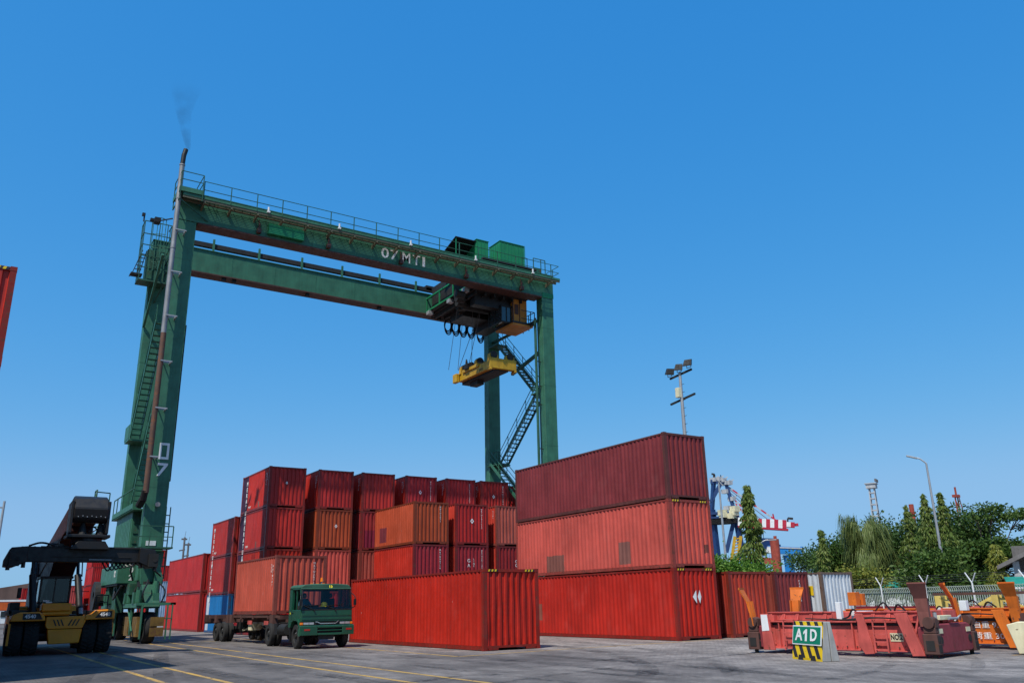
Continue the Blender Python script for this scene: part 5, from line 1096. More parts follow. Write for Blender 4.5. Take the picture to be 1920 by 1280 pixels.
# painted yellow face and black stripes
MB().add([(-.004, .0, 0), (-.004, BL, 0), (fx(.98), BL, .98), (fx(.98), 0, .98), (-.004, BL, .06), (-.004, 0, .06)], [(0, 1, 4, 5), (5, 4, 2, 3)]).build('painted_face', M['hazard_y'], BA)
def clip(poly, test, inter):
    out = []
    for i in range(len(poly)):
        a, c = poly[i], poly[(i+1) % len(poly)]
        if test(a): out.append(a)
        if test(a) != test(c): out.append(inter(a, c))
    return out
for k in range(-4, 7):
    y0 = .02+k*.36; poly = [(y0, 0), (y0+.17, 0), (y0+.17+.62, 1.0), (y0+.62, 1.0)]
    for lim, sg in ((0.0, 1), (BL, -1)):
        poly = clip(poly, lambda p: (p[0]-lim)*sg >= 0, lambda a, c: (lim, a[1]+(c[1]-a[1])*(lim-a[0])/(c[0]-a[0]))) if poly else poly
    for lim, sg in ((0.061, 1), (.978, -1)):
        poly = clip(poly, lambda p: (p[1]-lim)*sg >= 0, lambda a, c: (a[0]+(c[0]-a[0])*(lim-a[1])/(c[1]-a[1]), lim)) if poly else poly
    if len(poly) >= 3: MB().add([(fx(z)-.004, y, z) for y, z in poly], [tuple(range(len(poly)))]).build('black_stripe', M['hazard_k'], BA)
for y in (.28, .88): MB().add([(fx(0)-.01, y, 0.0), (fx(0)-.01, y+.26, 0.0), (fx(.13)-.012, y+.22, .13), (fx(.13)-.012, y+.04, .13)], [(0, 1, 2, 3)]).build('fork_pocket', M['rubber'], BA)
def onface(y, z, d): return (fx(z)-d, y, z)
sg = MB().add([onface(.03, .385, .012), onface(BL-.02, .385, .012), onface(BL-.02, .875, .012), onface(.03, .875, .012), onface(.03, .385, .03), onface(BL-.02, .385, .03), onface(BL-.02, .875, .03), onface(.03, .875, .03)],
              [(0, 1, 2, 3), (7, 6, 5, 4), (0, 4, 5, 1), (1, 5, 6, 2), (2, 6, 7, 3), (3, 7, 4, 0)]).build('sign_border', M['white'], BA)
MB().add([onface(.06, .415, .034), onface(BL-.05, .415, .034), onface(BL-.05, .845, .034), onface(.06, .845, .034)], [(0, 1, 2, 3)]).build('sign_face', M['sign_g'], BA)
for ch_, yy_, ww_ in (('A', 1.08, .36), ('D', .38, .30)): text('lettering', ch_, .42, onface(yy_, .625, .042), (0, -1, 0), (.17, 0, 1), M['letter'], BA, world=False, width=ww_, bold=.010)
MB().add([onface(y_, z_, .042) for y_, z_ in ((.78, .48), (.68, .48), (.68, .785), (.75, .785), (.86, .715), (.86, .645), (.78, .69))], [(0, 1, 2, 3, 4, 5, 6)]).build('lettering', M['letter'], BA)
# low pebble scraps on paving
# ------------------------------------------------------------------ masts, lamps
FL = thing('floodlight_mast', 'tall steel mast with three floodlights rising behind the stack of three', 'floodlight', (50.9, 51.0, 0))
def fl(mb, n, mat, **k): return mb.build(n, M[mat], FL, **k)
fl(MB().tube((0, 0, 0), (0, 0, 20.6), .26, 12, .13), 'mast', 'steel', smooth=True)
for i in range(16): fl(MB().bar((.0, -.1, 9+i*.7), (.0, -.42, 9+i*.7), .03), 'climbing_peg', 'dark')
fl(MB().bar((0.1, 1.35, 20.35), (.1, -1.35, 20.6), .14, .16), 'lamp_arm', 'dark'); fl(MB().bar((.1, 1.5, 18.05), (.1, -1.5, 18.4), .14, .16), 'lower_arm', 'dark')
fl(MB().bx(-.45, -.05, -.1, .3, 18.35, 19.2), 'control_box', 'cream', bevel=.02)
for y, z, a in ((1.25, 20.95, 1.15), (.05, 21.08, .8), (-1.15, 21.2, .5)):
    h = fl(MB().prism([(-.38, -.28), (.38, -.28), (.30, .32), (-.30, .32)], lambda u, v, d: (-.05-d*math.cos(a)+v*.3+u*math.sin(a), y-d*math.sin(a)-u*math.cos(a), z+v-d*.25), 0, .34), 'floodlight_head', 'black', bevel=.02)
    MB().prism([(-.31, -.22), (.31, -.22), (.25, .25), (-.25, .25)], lambda u, v, d: (-.05-d*math.cos(a)+v*.3+u*math.sin(a), y-d*math.sin(a)-u*math.cos(a), z+v-d*.25), .345, .36).build('lamp_lens', M['dark'], h)
    MB().bar((0, y-.25, z-.42), (0, y-.25, z), .05).bar((0, y+.25, z-.42), (0, y+.25, z), .05).bar((0, y-.25, z-.42), (0, y+.25, z-.42), .05).build('yoke', M['steel'], h)
# street lamps
def street_lamp(px, pyb, pyt, D, label, arm_to, g=None):
    base = at(px[0], pyb, D); top = at(px[1], pyt, D); T_ = thing('street_lamp', label, 'street lamp', (base.x, base.y, 0), 0, g)
    h = top.z; MB().tube((0, 0, 0), (0, 0, h), .0018*D, 10, .0010*D).build('pole', M['steel'], T_, smooth=True)
    e = at(arm_to[0], arm_to[1], D); d = Vector((e.x-base.x, e.y-base.y, e.z))
    mid = d.lerp(Vector((0, 0, h)), .45)+Vector((0, 0, .12)); MB().path([(0, 0, h), mid, d], .0008*D, 6).build('arm', M['steel'], T_)
    u = (d-mid).normalized(); MB().bar(d-u*.15, d+u*.7, .0036*D, .13).build('lamp_head', M['steel'], T_, bevel=.02)
street_lamp((1763, 1740), 1025, 868, 78.8, 'slender grey street lamp standing over the trees on the right', (1716, 858))
street_lamp((1430, 1425), 1065, 1018, 95, 'street lamp between the slim tall tree and the blue gantry beam', (1443, 1012))
street_lamp((1362, 1350), 1060, 905, 110, 'bare tall pole in front of the blue quay crane', (1349, 903))
P_ = at(5, 1000, 90); T_ = thing('street_lamp', 'grey lamp pole at the left edge of the picture', 'street lamp', (3.0, 90, 0)); MB().tube((0, 0, 0), (0, 0, 11.4), .15, 8, .1).bar((0, 0, 10.8), (-1.4, 0, 10.8), .12).build('pole', M['steel'], T_)
for j, (x, z, lab) in enumerate(((31.8, 13.2, 'taller of two thin lamp masts above the far red containers'), (32.5, 12.3, 'shorter of two thin lamp masts above the far red containers'))):
    T_ = thing('lamp_mast', lab, 'lamp mast', (x, 150, 0)); MB().tube((0, 0, 0), (0, 0, z), .16, 8).bar((-.5, 0, z-.3), (.4, 0, z-.3), .25).bar((-.7, 0, z-2.2), (.2, 0, z-2.0), .2).bar((0, 0, z), (.1, 0, z+1), .05).build('mast', M['roof'], T_)
# far lattice light tower
a = at(1632, 898, 200); T_ = thing('light_tower', 'pale lattice floodlight tower rising behind the feathery tree', 'tower', (a.x, a.y, 0), .4); H = a.z
b = MB()
for sx_ in (-1, 1):
    for sy_ in (-1, 1): b.bar((sx_*.9, sy_*.9, 0), (sx_*.5, sy_*.5, H-2), .2)
MB_ = b; b.build('corner_column', M['bwall'], T_)
b = MB()
for i in range(18):
    z = 2+i*(H-5)/17; r_ = .9-.4*z/H
    b.bar((-r_, -r_, z), (r_, -r_, z), .22).bar((-r_, r_, z), (r_, r_, z), .22).bar((-r_, -r_, z), (-r_, r_, z), .22).bar((r_, -r_, z), (r_, r_, z), .22)
b.build('lattice', M['bwall'], T_); MB().bx(-1.0, 1.0, -1.0, 1.0, H-2, H-1.1).bx(-1.2, 1.2, -1.2, 1.2, H-1.1, H-.9).build('platform', M['bwall'], T_)
for i in range(6): MB().bx(-1.3+i*.45, -1.0+i*.45, -1.3, -1.0, H-.7, H-.1).build('floodlight', M['roof'], T_)
# ------------------------------------------------------------------ ship-to-shore crane far away
def G(px, py, D=260): return at(px, py, D)
SC = thing('quay_crane', 'far blue ship-to-shore crane with red and white striped boom', 'crane', tuple(G(1385, 1060).to_2d())+(0,))
def sc(mb, n, mat): return mb.build(n, M[mat], SC, world=True)
dirr = (G(1495, 985)-G(1345, 985)); dirr.z = 0; dirr.normalize(); perp = Vector((-dirr.y, dirr.x, 0))
def low(p): q = Vector(p); q.z = 0; return q
for k, o in enumerate((0,)):
    off = perp*(o*9)
    sc(MB().bar(low(G(1390, 1060))+off+dirr*1.5, G(1379, 960)+off, 1.3), 'leg', 'blue'); sc(MB().bar(low(G(1343, 1060))+off+dirr*1, G(1335, 955)+off, 1.4), 'leg', 'blue')
    sc(MB().bar(G(1378, 960)+off, G(1360, 903)+off, 1.1), 'upper_leg', 'blue'); sc(MB().bar(G(1335, 955)+off, G(1338, 905)+off, 1.0), 'upper_leg', 'blue')
    sc(MB().bar(G(1333, 940)+off, G(1352, 905)+off, 1.1), 'brace', 'blue'); sc(MB().bar(G(1362, 1035)+off, G(1378, 968)+off, 1.2), 'brace', 'blue')
    sc(MB().bar(G(1332, 903)+off, G(1362, 903)+off, 1.2), 'top_beam', 'blue')
sc(MB().bar(G(1333, 963), G(1381, 960), 3, .7), 'machinery_deck', 'blue'); sc(MB().bar(G(1333, 971), G(1381, 968), 3, .5), 'machinery_deck', 'blue')
for i_ in range(8): sc(MB().bar(G(1334+i_*6.4, 962), G(1337+i_*6.4, 971), .35), 'deck_post', 'blue'); sc(MB().bar(G(1333, 979), G(1381, 976), 4, 1.4), 'main_girder', 'dark')
for px_, py_ in ((1345, 962), (1366, 962), (1368, 955), (1362, 968), (1347, 966)): p = G(px_, py_); sc(MB().bx(p.x-1, p.x+1.2, p.y-3, p.y-1, p.z-.8, p.z+.8), 'machinery_box', 'cream')
for px_, py_ in ((1338, 899), (1347, 898), (1355, 900), (1360, 905), (1366, 905), (1372, 935), (1360, 921), (1364, 952)): p = G(px_, py_); sc(MB().bx(p.x-.7, p.x+.7, p.y-1, p.y+1, p.z-.6, p.z+.6).bar(p, p+Vector((1.2, -1, 1.0)), .3), 'pulley_block', 'bwall')
n = 14
for i in range(n):
    t0, t1 = i/n, (i+1)/n; a = G(1384, 978).lerp(G(1490, 984), t0); c = G(1384, 978).lerp(G(1490, 984), t1)
    sc(MB().bar(a, c, 3.0, 2.4+(.0 if i < 12 else -1)), 'boom_section', 'boom_red' if i % 2 else 'white')
sc(MB().bar(G(1384, 987), G(1478, 993), 3, .5).bar(G(1485, 984), G(1497, 983), 2, .7), 'boom_underside', 'boom_red')
for (x0, y0, x1, y1) in ((1365, 912, 1455, 975), (1362, 922, 1410, 968), (1378, 942, 1398, 965)):
    for i in range(10): sc(MB().bar(G(x0, y0).lerp(G(x1, y1), i/10), G(x0, y0).lerp(G(x1, y1), (i+1)/10), .42), 'stay_bar', 'boom_red' if i % 2 else 'bwall')
sc(MB().bar(G(1365, 915), G(1438, 972), .18).bar(G(1365, 920), G(1430, 976), .18).bar(G(1430, 985), G(1432, 1015), .12).bar(G(1424, 985), G(1427, 1012), .12), 'rope', 'rope')
sc(MB().bar(G(1339, 900), G(1339, 889), .5).bar(G(1340, 889), G(1334, 888), .5).bar(G(1353, 900), G(1351, 890), .2).bar(G(1477, 980), G(1477, 971), .3).bar(G(1477, 971), G(1487, 972), .6), 'aerial', 'dark')
sc(MB().bar(G(1452, 975), G(1449, 963), .3).bx(0, 0, 0, 0, 0, 0), 'lamp_post', 'boom_red')
# blue gantry beam
BG = thing('overhead_gantry', 'light blue overhead gantry beam with white name board beyond the trees', 'crane', tuple(at(1450, 1040, 190).to_2d())+(0,))
A = lambda x, y: at(x, y, 190)
MB().bar(A(1424, 1029), A(1504, 1033), 2.2, 1.5).build('beam', M['blue_l'], BG, world=True); MB().bar(A(1424, 1025), A(1504, 1028), 2.5, .25).build('beam_walkway', M['bwall'], BG, world=True)
p = A(1431, 1031); q = A(1446, 1032); v_ = Vector((-p.x, -p.y, 0)).normalized()*1.3; MB().bar(p+v_, q+v_, .2, 1.1).build('name_board', M['white'], BG, world=True)
for x in (1421, 1478): b = A(x, 1040); MB().bar((b.x, b.y, 0), b, 1.4).build('leg', M['blue_l'], BG, world=True)
p = A(1436, 1020); MB().bx(p.x-2, p.x+2, p.y-1, p.y+1, p.z-1, p.z+1.2).bx(p.x+1, p.x+3.5, p.y-1, p.y+.5, p.z-1.2, p.z).build('trolley', M['blue'], BG, world=True)
MB().bar(A(1503, 1035), A(1503, 1024), .4).build('end_post', M['blue_l'], BG, world=True)
p = at(1457, 1060, 170); q = at(1457, 1010, 170); T_ = thing('ship_funnel', 'dark red round stack standing behind the blue gantry beam', 'chimney', (p.x, p.y, 0)); MB().tube((0, 0, 0), (0, 0, q.z), .85*1.0, 16).tube((.3, 0, q.z), (.3, 0, q.z+.6), .3, 8).build('shaft', M['redpipe'], T_, smooth=True)
MB().bar(at(1428, 1050, 172)-Vector((p.x, p.y, 0)), at(1452, 1052, 172)-Vector((p.x, p.y, 0)), 1, 1.2).build('side_arm', M['redpipe'], T_)
a = at(1371, 1056, 240); c = at(1378, 1005, 240); T_ = thing('inclined_boom', 'yellow inclined lattice boom behind the blue crane legs', 'boom', (a.x, a.y, 0))
dd = Vector((a.x, a.y, 0)); MB().bar(a-dd, c-dd, .8).bar(a-dd+perp*.0+dirr*1.6, c-dd+dirr*1.6, .8).build('chord', M['yellow'], T_)
for i in range(9): MB().bar((a-dd).lerp(c-dd, i/9), (a-dd).lerp(c-dd, (i+.5)/9)+dirr*1.6, .3).build('lacing', M['yellow'], T_)
a = at(1792, 920, 150); T_ = thing('mobile_crane_boom', 'rusty lattice boom tip poking out above the trees', 'crane', (a.x, a.y, 0)); MB().bar((-.5, 0, 0), (-.5, 0, a.z-.6), .15).bar((.3, 0, 0), (.2, 0, a.z-.6), .15).bx(-.8, .5, -.3, .3, a.z-1, a.z-.6).bar((-.5, 0, a.z-3), (.3, 0, a.z-1.5), .12).bar((.3, 0, a.z-3), (-.5, 0, a.z-1.5), .12).tube((-.1, 0, a.z-.6), (-.1, 0, a.z+.6), .15).bar((.5, 0, a.z-.5), (3, 0, 6), .1).build('boom', M['redpipe'], T_)
a = at(1708, 945, 160); T_ = thing('ship_mast', 'dark red ship mast with white radar bar among the treetops', 'mast', (a.x, a.y, 0)); MB().tube((0, 0, 0), (0, 0, a.z), .4, 8).bx(-1, .6, -.3, .3, a.z-1.6, a.z-1.3).bx(-3.4, -.9, -.2, .2, a.z-3, a.z-2.7).bx(-.8, .8, -.3, .3, a.z-4, a.z-3.6).build('mast', M['redpipe'], T_)
# ------------------------------------------------------------------ fence: base wall, pickets, Y posts with wire
F0 = Vector((60.3, 44.6, 0)); F1 = Vector((50.8, 20.4, 0)); FD = (F1-F0); FLn = FD.length; FD.normalize(); FN = Vector((-FD.y, FD.x, 0))
if FN.dot(F0) < 0: FN = -FN
FE = thing('boundary_fence', 'green curved-top picket fence on a dark red base wall in front of the trees', 'fence', tuple(F0))
MB().bar(F0+Vector((0, 0, .45)), F1+Vector((0, 0, .45)), .25, .9, up=(0, 0, 1)).build('base_wall', M['wall_red'], FE, world=True)
pk_ = MB().bar((0, 0, .92), (0, 0, 1.95), .04).bar((0, 0, 1.95), (-.09, 0, 2.12), .04).bar((-.09, 0, 2.12), (-.2, 0, 2.14), .04)
M['picket'] = paint('picket_green_grey', (.40, .45, .38), .6, .1, .2)
rzf = math.atan2(FD.y, FD.x)+math.pi/2
first = None; k = int(FLn/.2)
stuff = MB()
for i in range(k):
    p = F0+FD*(i+.5)*(FLn/k)
    if i < 150:
        if first is None: first = pk_.build('picket', M['picket'], FE); o = first
        else: o = bpy.data.objects.new('picket', first.data); C.objects.link(o); o.parent = FE
        o.location = p-F0; o.rotation_euler = (0, 0, rzf)
for z in (1.05, 1.85): MB().bar(F0+Vector((0, 0, z)), F1+Vector((0, 0, z)), .05).build('fence_rail', M['picket'], FE, world=True)
ypl = ['leftmost, above the far end of the red spreader', 'second, beside the maroon guide arm', 'third, above the orange guide arm', 'at the right edge of the picture']
for j, s_ in enumerate((5.93, 10.9, 15.4, 19.9)):
    p = F0+FD*s_-FN*.25; T_ = thing('fence_post', f'white Y shaped barbed wire post, {ypl[j]}', 'fence post', tuple(p), 0, 'Y shaped wire posts')
    MB().tube((0, 0, 0), (0, 0, 2.35), .05, 8).bar((0, 0, 2.3), FD*-.5+Vector((0, 0, 2.95)), .05).bar((0, 0, 2.3), FD*.42+Vector((0, 0, 2.9)), .05).build('post', M['white'], T_)
b = MB()
for z in (2.45, 2.6, 2.75, 2.88): b.bar(F0+Vector((0, 0, z)), F1+Vector((0, 0, z)), .014)
b.build('barbed_wire', M['rope'], FE, world=True)
# building at the far right, teal awnings, white vehicle roof, sign board
bp = at(1912, 1112, 78); T_ = thing('office_building', 'grey two storey building with pitched roof at the right edge behind trees', 'building', (bp.x, bp.y, 0), math.atan2(-bp.x, bp.y)*1.0)
MB().bx(0, 12, 3, 12, 0, 5.3).build('wall', M['roof'], T_); MB().bx(-.1, .35, -.2, .25, 0, 4.0).bx(4, 4.3, -.2, .2, 0, 5).bx(0.3, 12, .0, .2, 2.9, 3.2).build('column', M['bwall'], T_)
MB().prism([(-1.2, 3.7), (6, 7.2), (13, 3.9), (13, 3.6), (6, 6.8), (-1.2, 3.4)], lambda u, v, d: (u, d, v), -.8, 12).build('roof', M['roof'], T_)
for x in (1, 3, 5): MB().bx(x, x+1.2, 2.96, 2.99, .9, 2.4).bx(x, x+1.2, 2.96, 2.99, 3.3, 4.5).build('window', M['glass'], T_)
for j, (px_, py_, w_, D, lab) in enumerate(((1607, 1104, 3.4, 78, 'teal awning behind the fence left of the first wire post'), (1890, 1096, 4.5, 68, 'teal awning over the right end of the fence'))):
    p = at(px_, py_, D); T_ = thing('awning', lab, 'awning', (p.x, p.y, 0), -1.0, 'teal awnings'); z = p.z
    MB().add([(0, 0, z), (w_, 0, z), (w_, 1.8, z+.55), (0, 1.8, z+.55), (0, 0, z-.18), (w_, 0, z-.18), (w_, 1.8, z+.45), (0, 1.8, z+.45)], [(0, 1, 2, 3), (7, 6, 5, 4), (0, 4, 5, 1), (1, 5, 6, 2), (2, 6, 7, 3), (3, 7, 4, 0)]).build('canopy', M['teal'], T_)
    for x in (.1, w_-.1): MB().bar((x, .1, 0), (x, .1, z-.1), .08).build('post', M['teal'], T_)
p = at(1898, 1104, 60); T_ = thing('golf_cart', 'white roofed utility cart parked behind the fence end', 'vehicle', (p.x, p.y, 0), -1.1)
MB().prism([(0, p.z), (.2, p.z+.12), (2.6, p.z+.12), (2.8, p.z)], lambda u, v, d: (u, d, v), 0, 1.4).build('roof', M['white'], T_); MB().bx(.1, 2.7, .05, 1.35, .4, 1.0).build('body', M['white'], T_)
for x in (.3, 2.5):
    for y in (.1, 1.3): MB().bar((x, y, 1), (x, y, p.z), .05).build('roof_post', M['white'], T_); MB().tube((x, y-.08, .3), (x, y+.08, .3), .3, 12).build('wheel', M['rubber'], T_)
p = at(1692, 1078, 84); T_ = thing('notice_board', 'small pale blue grey notice board on a post among the trees', 'sign', (p.x, p.y, 0), -1.05); MB().bx(-.7, .7, -.05, .05, p.z-.4, p.z+.55).build('board', M['steel'], T_); MB().bx(-.2, .6, -.06, -.052, p.z+.05, p.z+.4).build('dark_panel', M['roof'], T_); MB().bar((0, .1, 0), (0, .1, p.z), .1).build('post', M['steel'], T_)
# pale building glimpsed between trunks
p = at(1700, 1010, 110); T_ = thing('pale_building', 'white building glimpsed through gaps between the tree crowns', 'building', (p.x, p.y, 0), -1.05)
MB().bx(-5, 5, 0, 8, 0, 8.2).build('wall', M['white'], T_)
for i in range(6): MB().bx(-4.6+i*1.6, -3.6+i*1.6, -.03, 0, 5, 6.4).build('window', M['glass'], T_)
# ------------------------------------------------------------------ left horizon: warehouse with brown roof, parked things
T_ = thing('warehouse', 'warehouse with a big brown sheet roof beyond the left edge', 'building', (2, 165, 0))
MB().bx(-20, 12, 0, 30, 0, 2.6).build('wall', M['teal'], T_); MB().prism([(-24, 1.0), (12.0, 6.6), (14.5, 5.6), (17.5, 2.4)], lambda u, v, d: (u*.9, d, v), -1, 31).build('roof', M['brown_roof'], T_)
MB().bx(-20, 13.2, -1.3, -1.02, 2.0, 2.5).build('eave_board', M['bwall'], T_)
T_ = thing('bus', 'orange and white bus seen left of the reach stacker', 'bus', (5.0, 110, 0)); MB().bx(-6, 4.5, 0, 2.4, .5, 1.9).build('body', M['white'], T_, bevel=.05); MB().bx(-6, 4.5, -.02, 0, 1.9, 2.7).bx(-6, 4.52, 0, 2.4, 1.9, 2.8).build('upper_body', M['orange_flat'], T_); MB().bx(-6, 4.5, -.03, 2.4, 2.8, 3.0).build('roof', M['white'], T_)
for x in (-4, 3): MB().tube((x, -.05, .5), (x, 2.45, .5), .5, 14).build('wheel', M['rubber'], T_)
for i in range(4): MB().bx(-4+i*2, -2.6+i*2, -.05, -.03, 1.2, 1.8).build('window', M['glass'], T_)
for j, (x, y, c_, lab) in enumerate(((1.9, 70, 'blue_l', 'small blue parked car at the far left'), (2.6, 84, 'cream', 'pale parked car at the far left'), (1.4, 60, 'orange_flat', 'orange tarpaulined cart at the far left'))):
    T_ = thing('parked_car', lab, 'car', (x, y, 0), .2)
    MB().prism([(0, .35), (0, .8), (.9, .95), (1.4, 1.4), (2.9, 1.42), (3.5, .95), (4.1, .85), (4.15, .35)], lambda u, v, d: (d, u, v), -.85, .85).build('body', M[c_], T_, bevel=.05)
    MB().prism([(1.0, .95), (1.45, 1.34), (2.85, 1.36), (3.35, .98)], lambda u, v, d: (d, u, v), -.87, .87).build('window', M['glass'], T_)
    for u in (.8, 3.3):
        for d in (-.8, .8): MB().tube((d-.1, u, .32), (d+.1, u, .32), .32, 14).build('wheel', M['rubber'], T_)

# ------------------------------------------------------------------ trees
def leaves(centres, dirs, size, aspect=.5, seed=0, droop=0.):
    """numpy quads: centres (n,3), leaf axis dirs (n,3)"""
    rg = np.random.default_rng(seed); n = len(centres)
    d = dirs+rg.normal(0, .45, (n, 3)); d[:, 2] -= droop; d /= np.linalg.norm(d, axis=1)[:, None]
    r_ = rg.normal(0, 1, (n, 3)); s_ = np.cross(d, r_); s_ /= np.linalg.norm(s_, axis=1)[:, None]
    sz = size*rg.uniform(.6, 1.35, n)[:, None]; a = d*sz; c = s_*sz*aspect*.5
    V = np.stack([centres, centres+a*.5+c, centres+a, centres+a*.5-c], 1).reshape(-1, 3); Fc = np.arange(4*n).reshape(-1, 4); return V, Fc
def foliage(name, V, Fc, mat, parent):
    me = bpy.data.meshes.new(name); me.vertices.add(len(V)); me.vertices.foreach_set('co', V.astype('f').ravel())
    me.loops.add(Fc.size); me.loops.foreach_set('vertex_index', Fc.astype('i').ravel()); me.polygons.add(len(Fc)); me.polygons.foreach_set('loop_start', np.arange(0, Fc.size, 4).astype('i'))
    me.update(calc_edges=True); me.materials.append(mat); o = bpy.data.objects.new(name, me); C.objects.link(o); o.parent = parent; return o
def broad_tree(base, H, blobs, mat, label, n=7000, size=.3, seed=1, name='broadleaf_tree', group='trees behind the fence', clump=.55, flat=.6):
    """blobs: list of (dx,dy,z,rx,rz) crown masses"""
    T_ = thing(name, label, 'tree', (base[0], base[1], 0), 0, group); rg = np.random.default_rng(seed); t = MB(); hub = Vector((0, 0, H*.35))
    t.tube((0, 0, 0), hub, .035*H*.7, 8, .02*H); cs = []
    vol = sum(b_[3]**2*b_[4] for b_ in blobs)
    for (dx, dy, z, rx, rz) in blobs:
        k = max(6, int(140*rx*rx*rz/vol)*2)
        u = rg.normal(0, 1, (k, 3)); u /= np.linalg.norm(u, axis=1)[:, None]; u *= rg.uniform(.45, 1., (k, 1))**.6; u[:, 0] *= rx; u[:, 1] *= rx; u[:, 2] *= rz
        u *= (1+.18*rg.normal(0, 1, (k, 1))); c = u+np.array([dx, dy, z]); cs.append(c)
        m1 = hub.lerp(Vector((dx, dy, z)), .55)+Vector((0, 0, -.3)); t.tube(hub*.8, m1, .018*H*.6, 6, .012*H*.5); t.tube(m1, (dx, dy, z), .012*H*.5, 6, .03)
        for q in c[::5]: t.tube(m1.lerp(Vector((dx, dy, z)), .5), tuple(q), .045, 4, .015)
    t.build('trunk', M['bark'], T_); cs = np.concatenate(cs); idx = rg.integers(0, len(cs), n); off = rg.normal(0, 1, (n, 3))*clump*np.array([1, 1, flat])
    P = cs[idx]+off; dr = off.copy(); dr[:, 2] += .2; V, Fc = leaves(P, dr, size, .5, seed+9, .35); foliage('crown', V, Fc, mat, T_); return T_
def mast_tree(base, H, R_, label, seed=3, n=5200, mat='leaf_mast', cone=.5, name='mast_tree', tip=.5):
    T_ = thing(name, label, 'tree', (base[0], base[1], 0), 0, 'slim columnar trees'); rg = np.random.default_rng(seed)
    t = MB().tube((0, 0, 0), (0, 0, H*.98), .14, 8, .03); th = np.sqrt(rg.uniform(0, 1, n)); z = H*(.06+.93*(1-th**1.0*.999)); z = rg.uniform(.08, 1, n)*H
    lvl = np.round(z/.55)*.55+rg.normal(0, .13, n); z = .6*z+.4*lvl
    prof = R_*np.clip((H-z)/(H*cone), .07, 1)**tip*(.8+.25*np.sin(z*3.1+seed)); aa = rg.uniform(0, 6.283, n); lob = 1+.3*np.sin(aa*4+np.round(z/.55)*2.4)+.25*np.sin(z*1.7+aa+seed); rr = prof*lob*rg.uniform(.25, 1, n)**.5
    P = np.stack([rr*np.cos(aa), rr*np.sin(aa), z-.35*rr], 1); dr = np.stack([np.cos(aa)*.5, np.sin(aa)*.5, -np.ones(n)*.9], 1)
    for k in range(26): zz = H*(.1+.85*k/26); a_ = k*2.4; r1 = R_*min(1, max(.1, (H-zz)/(H*cone)))**tip; t.tube((0, 0, zz), (r1*.9*math.cos(a_), r1*.9*math.sin(a_), zz-.5*r1), .035, 4, .012)
    t.build('trunk', M['bark'], T_); V, Fc = leaves(P, dr, .34, .30, seed, .5); foliage('crown', V, Fc, M[mat], T_); return T_
def willow(base, H, Rr, label, seed=5):
    T_ = thing('casuarina_tree', label, 'tree', (base[0], base[1], 0), 0, 'trees behind the fence'); rg = np.random.default_rng(seed); t = MB().tube((0, 0, 0), (.2, 0, H*.55), .22, 8, .12); Vs = []; Fs = []; k = 0
    tips = []
    for i in range(46):
        a_ = rg.uniform(0, 6.283); zz = H*rg.uniform(.30, .82); r1 = Rr*rg.uniform(.3, .85); top = (r1*math.cos(a_), r1*math.sin(a_), min(H*.985, zz+H*rg.uniform(.08, .2))); t.tube((.1, 0, zz*.6), (top[0]*.5, top[1]*.5, zz*.85), .06, 5, .04); t.tube((top[0]*.5, top[1]*.5, zz*.85), top, .04, 4, .012); tips.append(((top[0]*.4, top[1]*.4, zz*.85), top))
    n = 11000; sel = rg.integers(0, len(tips), n); f_ = rg.uniform(.1, 1, n); A_ = np.array([q[0] for q in tips])[sel]; B_ = np.array([q[1] for q in tips])[sel]
    P0 = A_+(B_-A_)*f_[:, None]+rg.normal(0, .22, (n, 3)); out = (B_-A_); out[:, 2] = 0; out /= (np.linalg.norm(out, axis=1)[:, None]+1e-6)
    L_ = rg.uniform(.5, 1.25, n)[:, None]; pts = []
    for s_ in (0, .35, .7, 1.): pts.append(P0+out*L_*(.35*s_)+np.stack([np.zeros(n)+.1*s_*L_[:, 0], np.zeros(n), .25*s_*L_[:, 0]-1.25*s_*s_*L_[:, 0]], 1))
    side = np.cross(out+rg.normal(0, .5, (n, 3)), np.array([0, 0, 1.])); side /= np.linalg.norm(side, axis=1)[:, None]; w = .028
    V = []; 
    for j, p in enumerate(pts): ww = w*(1-.6*j/3); V += [p-side*ww, p+side*ww]
    V = np.stack(V, 1).reshape(-1, 3); base_ = np.arange(n)[:, None]*8; Fc = np.concatenate([base_+np.array([[2*j, 2*j+1, 2*j+3, 2*j+2]]) for j in range(3)], 1).reshape(-1, 4)
    t.build('trunk', M['bark'], T_); foliage('crown', V, Fc, M['leaf_willow'], T_)
def B(px_, D, py_=1100): p = at(px_+(px_-905)/5560*(1100-py_), 1100, D); return (p.x, p.y)
def Hh(px_, py_, D): return at(px_, py_, D).z
def u_(D, dx, dz=0): return dx*D/F_PX     # metres per photo pixel at distance D
mast_tree(B(1404, 72, 930), Hh(1403, 908, 72), 1.1, 'tall slim mast tree with drooping leaves left of the blue gantry beam', 3, 10000, cone=.6, tip=.6)
mast_tree(B(1540, 80, 1000), Hh(1540, 990, 80), .72, 'small slim mast tree standing alone left of the feathery tree', 4, 4200, cone=.5, tip=.7)
mast_tree(B(1734, 80, 935), Hh(1733, 926, 80), .8, 'slim mast tree just left of the slender street lamp', 6, 5000, cone=.35, tip=.8)
mast_tree(B(1766, 80, 935), Hh(1765, 922, 80), .8, 'slim mast tree just right of the slender street lamp', 7, 5000, cone=.35, tip=.8)
mast_tree(B(1702, 84, 960), Hh(1700, 946, 84), .8, 'shorter slim mast tree in front of the dark broad crown', 8, 4200, cone=.35, tip=.8)
mast_tree(B(1866, 78, 1030), Hh(1868, 1020, 78), 1.25, 'light green drooping tree close to the fence by the grey building', 12, 4800, 'leaf_yel', cone=.8, tip=.5, name='young_tree')
willow(B(1626, 84, 1000), Hh(1618, 962, 84), 2.9, 'pale feathery drooping tree right of the white container')
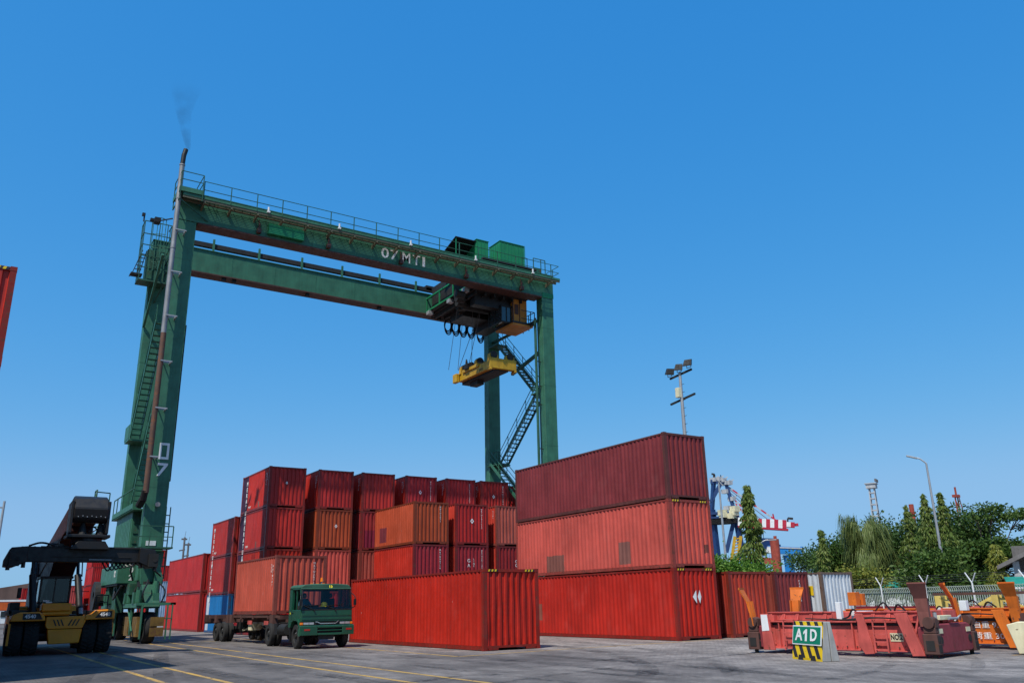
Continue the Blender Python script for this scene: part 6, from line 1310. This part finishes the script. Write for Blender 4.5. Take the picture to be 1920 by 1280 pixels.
def tree_px(pxc, D, spec, mat, label, n, seed, size=.3, **k):
    """spec: (px, py, rx px, rz px) crown masses in photo pixels, set at real distance D"""
    c = B(pxc, D); out = []
    rv = Vector((c[1], -c[0], 0)).normalized()
    for (x, y, rx, rz) in spec:
        x = x+(x-905)/5560*(1100-y); d = u_(D, x-pxc); z = Hh(x, y, D); out.append((rv.x*d, rv.y*d, z, u_(D, rx), u_(D, rz)))
    return broad_tree(c, max(o[2] for o in out), out, M[mat], label, n, size, seed, **k)
tree_px(1720, 92, [(1690, 1008, 24, 22), (1722, 990, 24, 20), (1745, 1012, 34, 32), (1700, 1045, 40, 28), (1765, 1040, 42, 30), (1668, 1030, 26, 30)], 'leaf_dark', 'dark broad tree in the middle of the grove behind the mast trees', 15000, 21)
tree_px(1800, 88, [(1792, 968, 24, 14), (1815, 990, 34, 18), (1790, 1010, 40, 30), (1830, 1040, 40, 26), (1780, 1055, 40, 24)], 'leaf_dark', 'dark broad tree right of the street lamp', 13000, 22)
tree_px(1860, 84, [(1852, 952, 26, 6), (1888, 964, 34, 6), (1835, 968, 20, 6), (1915, 990, 22, 5), (1862, 1012, 26, 5), (1908, 1014, 20, 4), (1840, 1032, 36, 14), (1888, 1036, 46, 12)], 'leaf_mid', 'spreading tree with flat layered branches at the right edge', 9000, 23, clump=.3, flat=.35)
tree_px(1655, 95, [(1650, 1010, 28, 34), (1630, 1050, 30, 26), (1600, 1050, 30, 24)], 'leaf_dark', 'dark tree behind the feathery tree', 8000, 24)
tree_px(1520, 100, [(1505, 1050, 20, 14), (1535, 1045, 26, 14), (1565, 1040, 22, 18), (1585, 1030, 18, 24), (1550, 1060, 40, 14)], 'leaf_dark', 'low dark tree line part behind the maroon container', 9000, 25)
tree_px(1575, 86, [(1566, 1042, 13, 26), (1590, 1050, 18, 30), (1555, 1065, 16, 16)], 'leaf_mid', 'mid green bush left of the feathery tree', 6000, 26)
tree_px(1750, 77, [(1768, 1045, 20, 16), (1745, 1065, 26, 20), (1725, 1080, 24, 18), (1765, 1085, 24, 16), (1750, 1105, 40, 14)], 'leaf_mid', 'bright green leafy young tree just behind the fence', 7500, 27, .34, name='young_tree')
tree_px(1690, 84, [(1675, 1095, 24, 14), (1700, 1090, 20, 16), (1655, 1105, 22, 12)], 'leaf_mid', 'low green shrub behind the fence under the notice board', 4500, 28, name='shrub')
tree_px(1800, 84, [(1800, 1080, 30, 20), (1840, 1085, 30, 18), (1815, 1100, 50, 12)], 'leaf_dark', 'dark shrub behind the fence right of the young tree', 6500, 29, name='shrub')
tree_px(1620, 76, [(1612, 1085, 16, 12), (1632, 1090, 14, 11), (1600, 1092, 12, 10)], 'leaf_yel', 'yellow green flowering shrub over the fence right of the white container', 4200, 30, .26, name='shrub')
tree_px(1360, 60, [(1350, 1068, 20, 6), (1378, 1071, 20, 5), (1342, 1062, 12, 6), (1412, 1074, 20, 3)], 'grass', 'bright green creeper mound showing above the red container roofs', 6000, 31, .22, name='shrub')
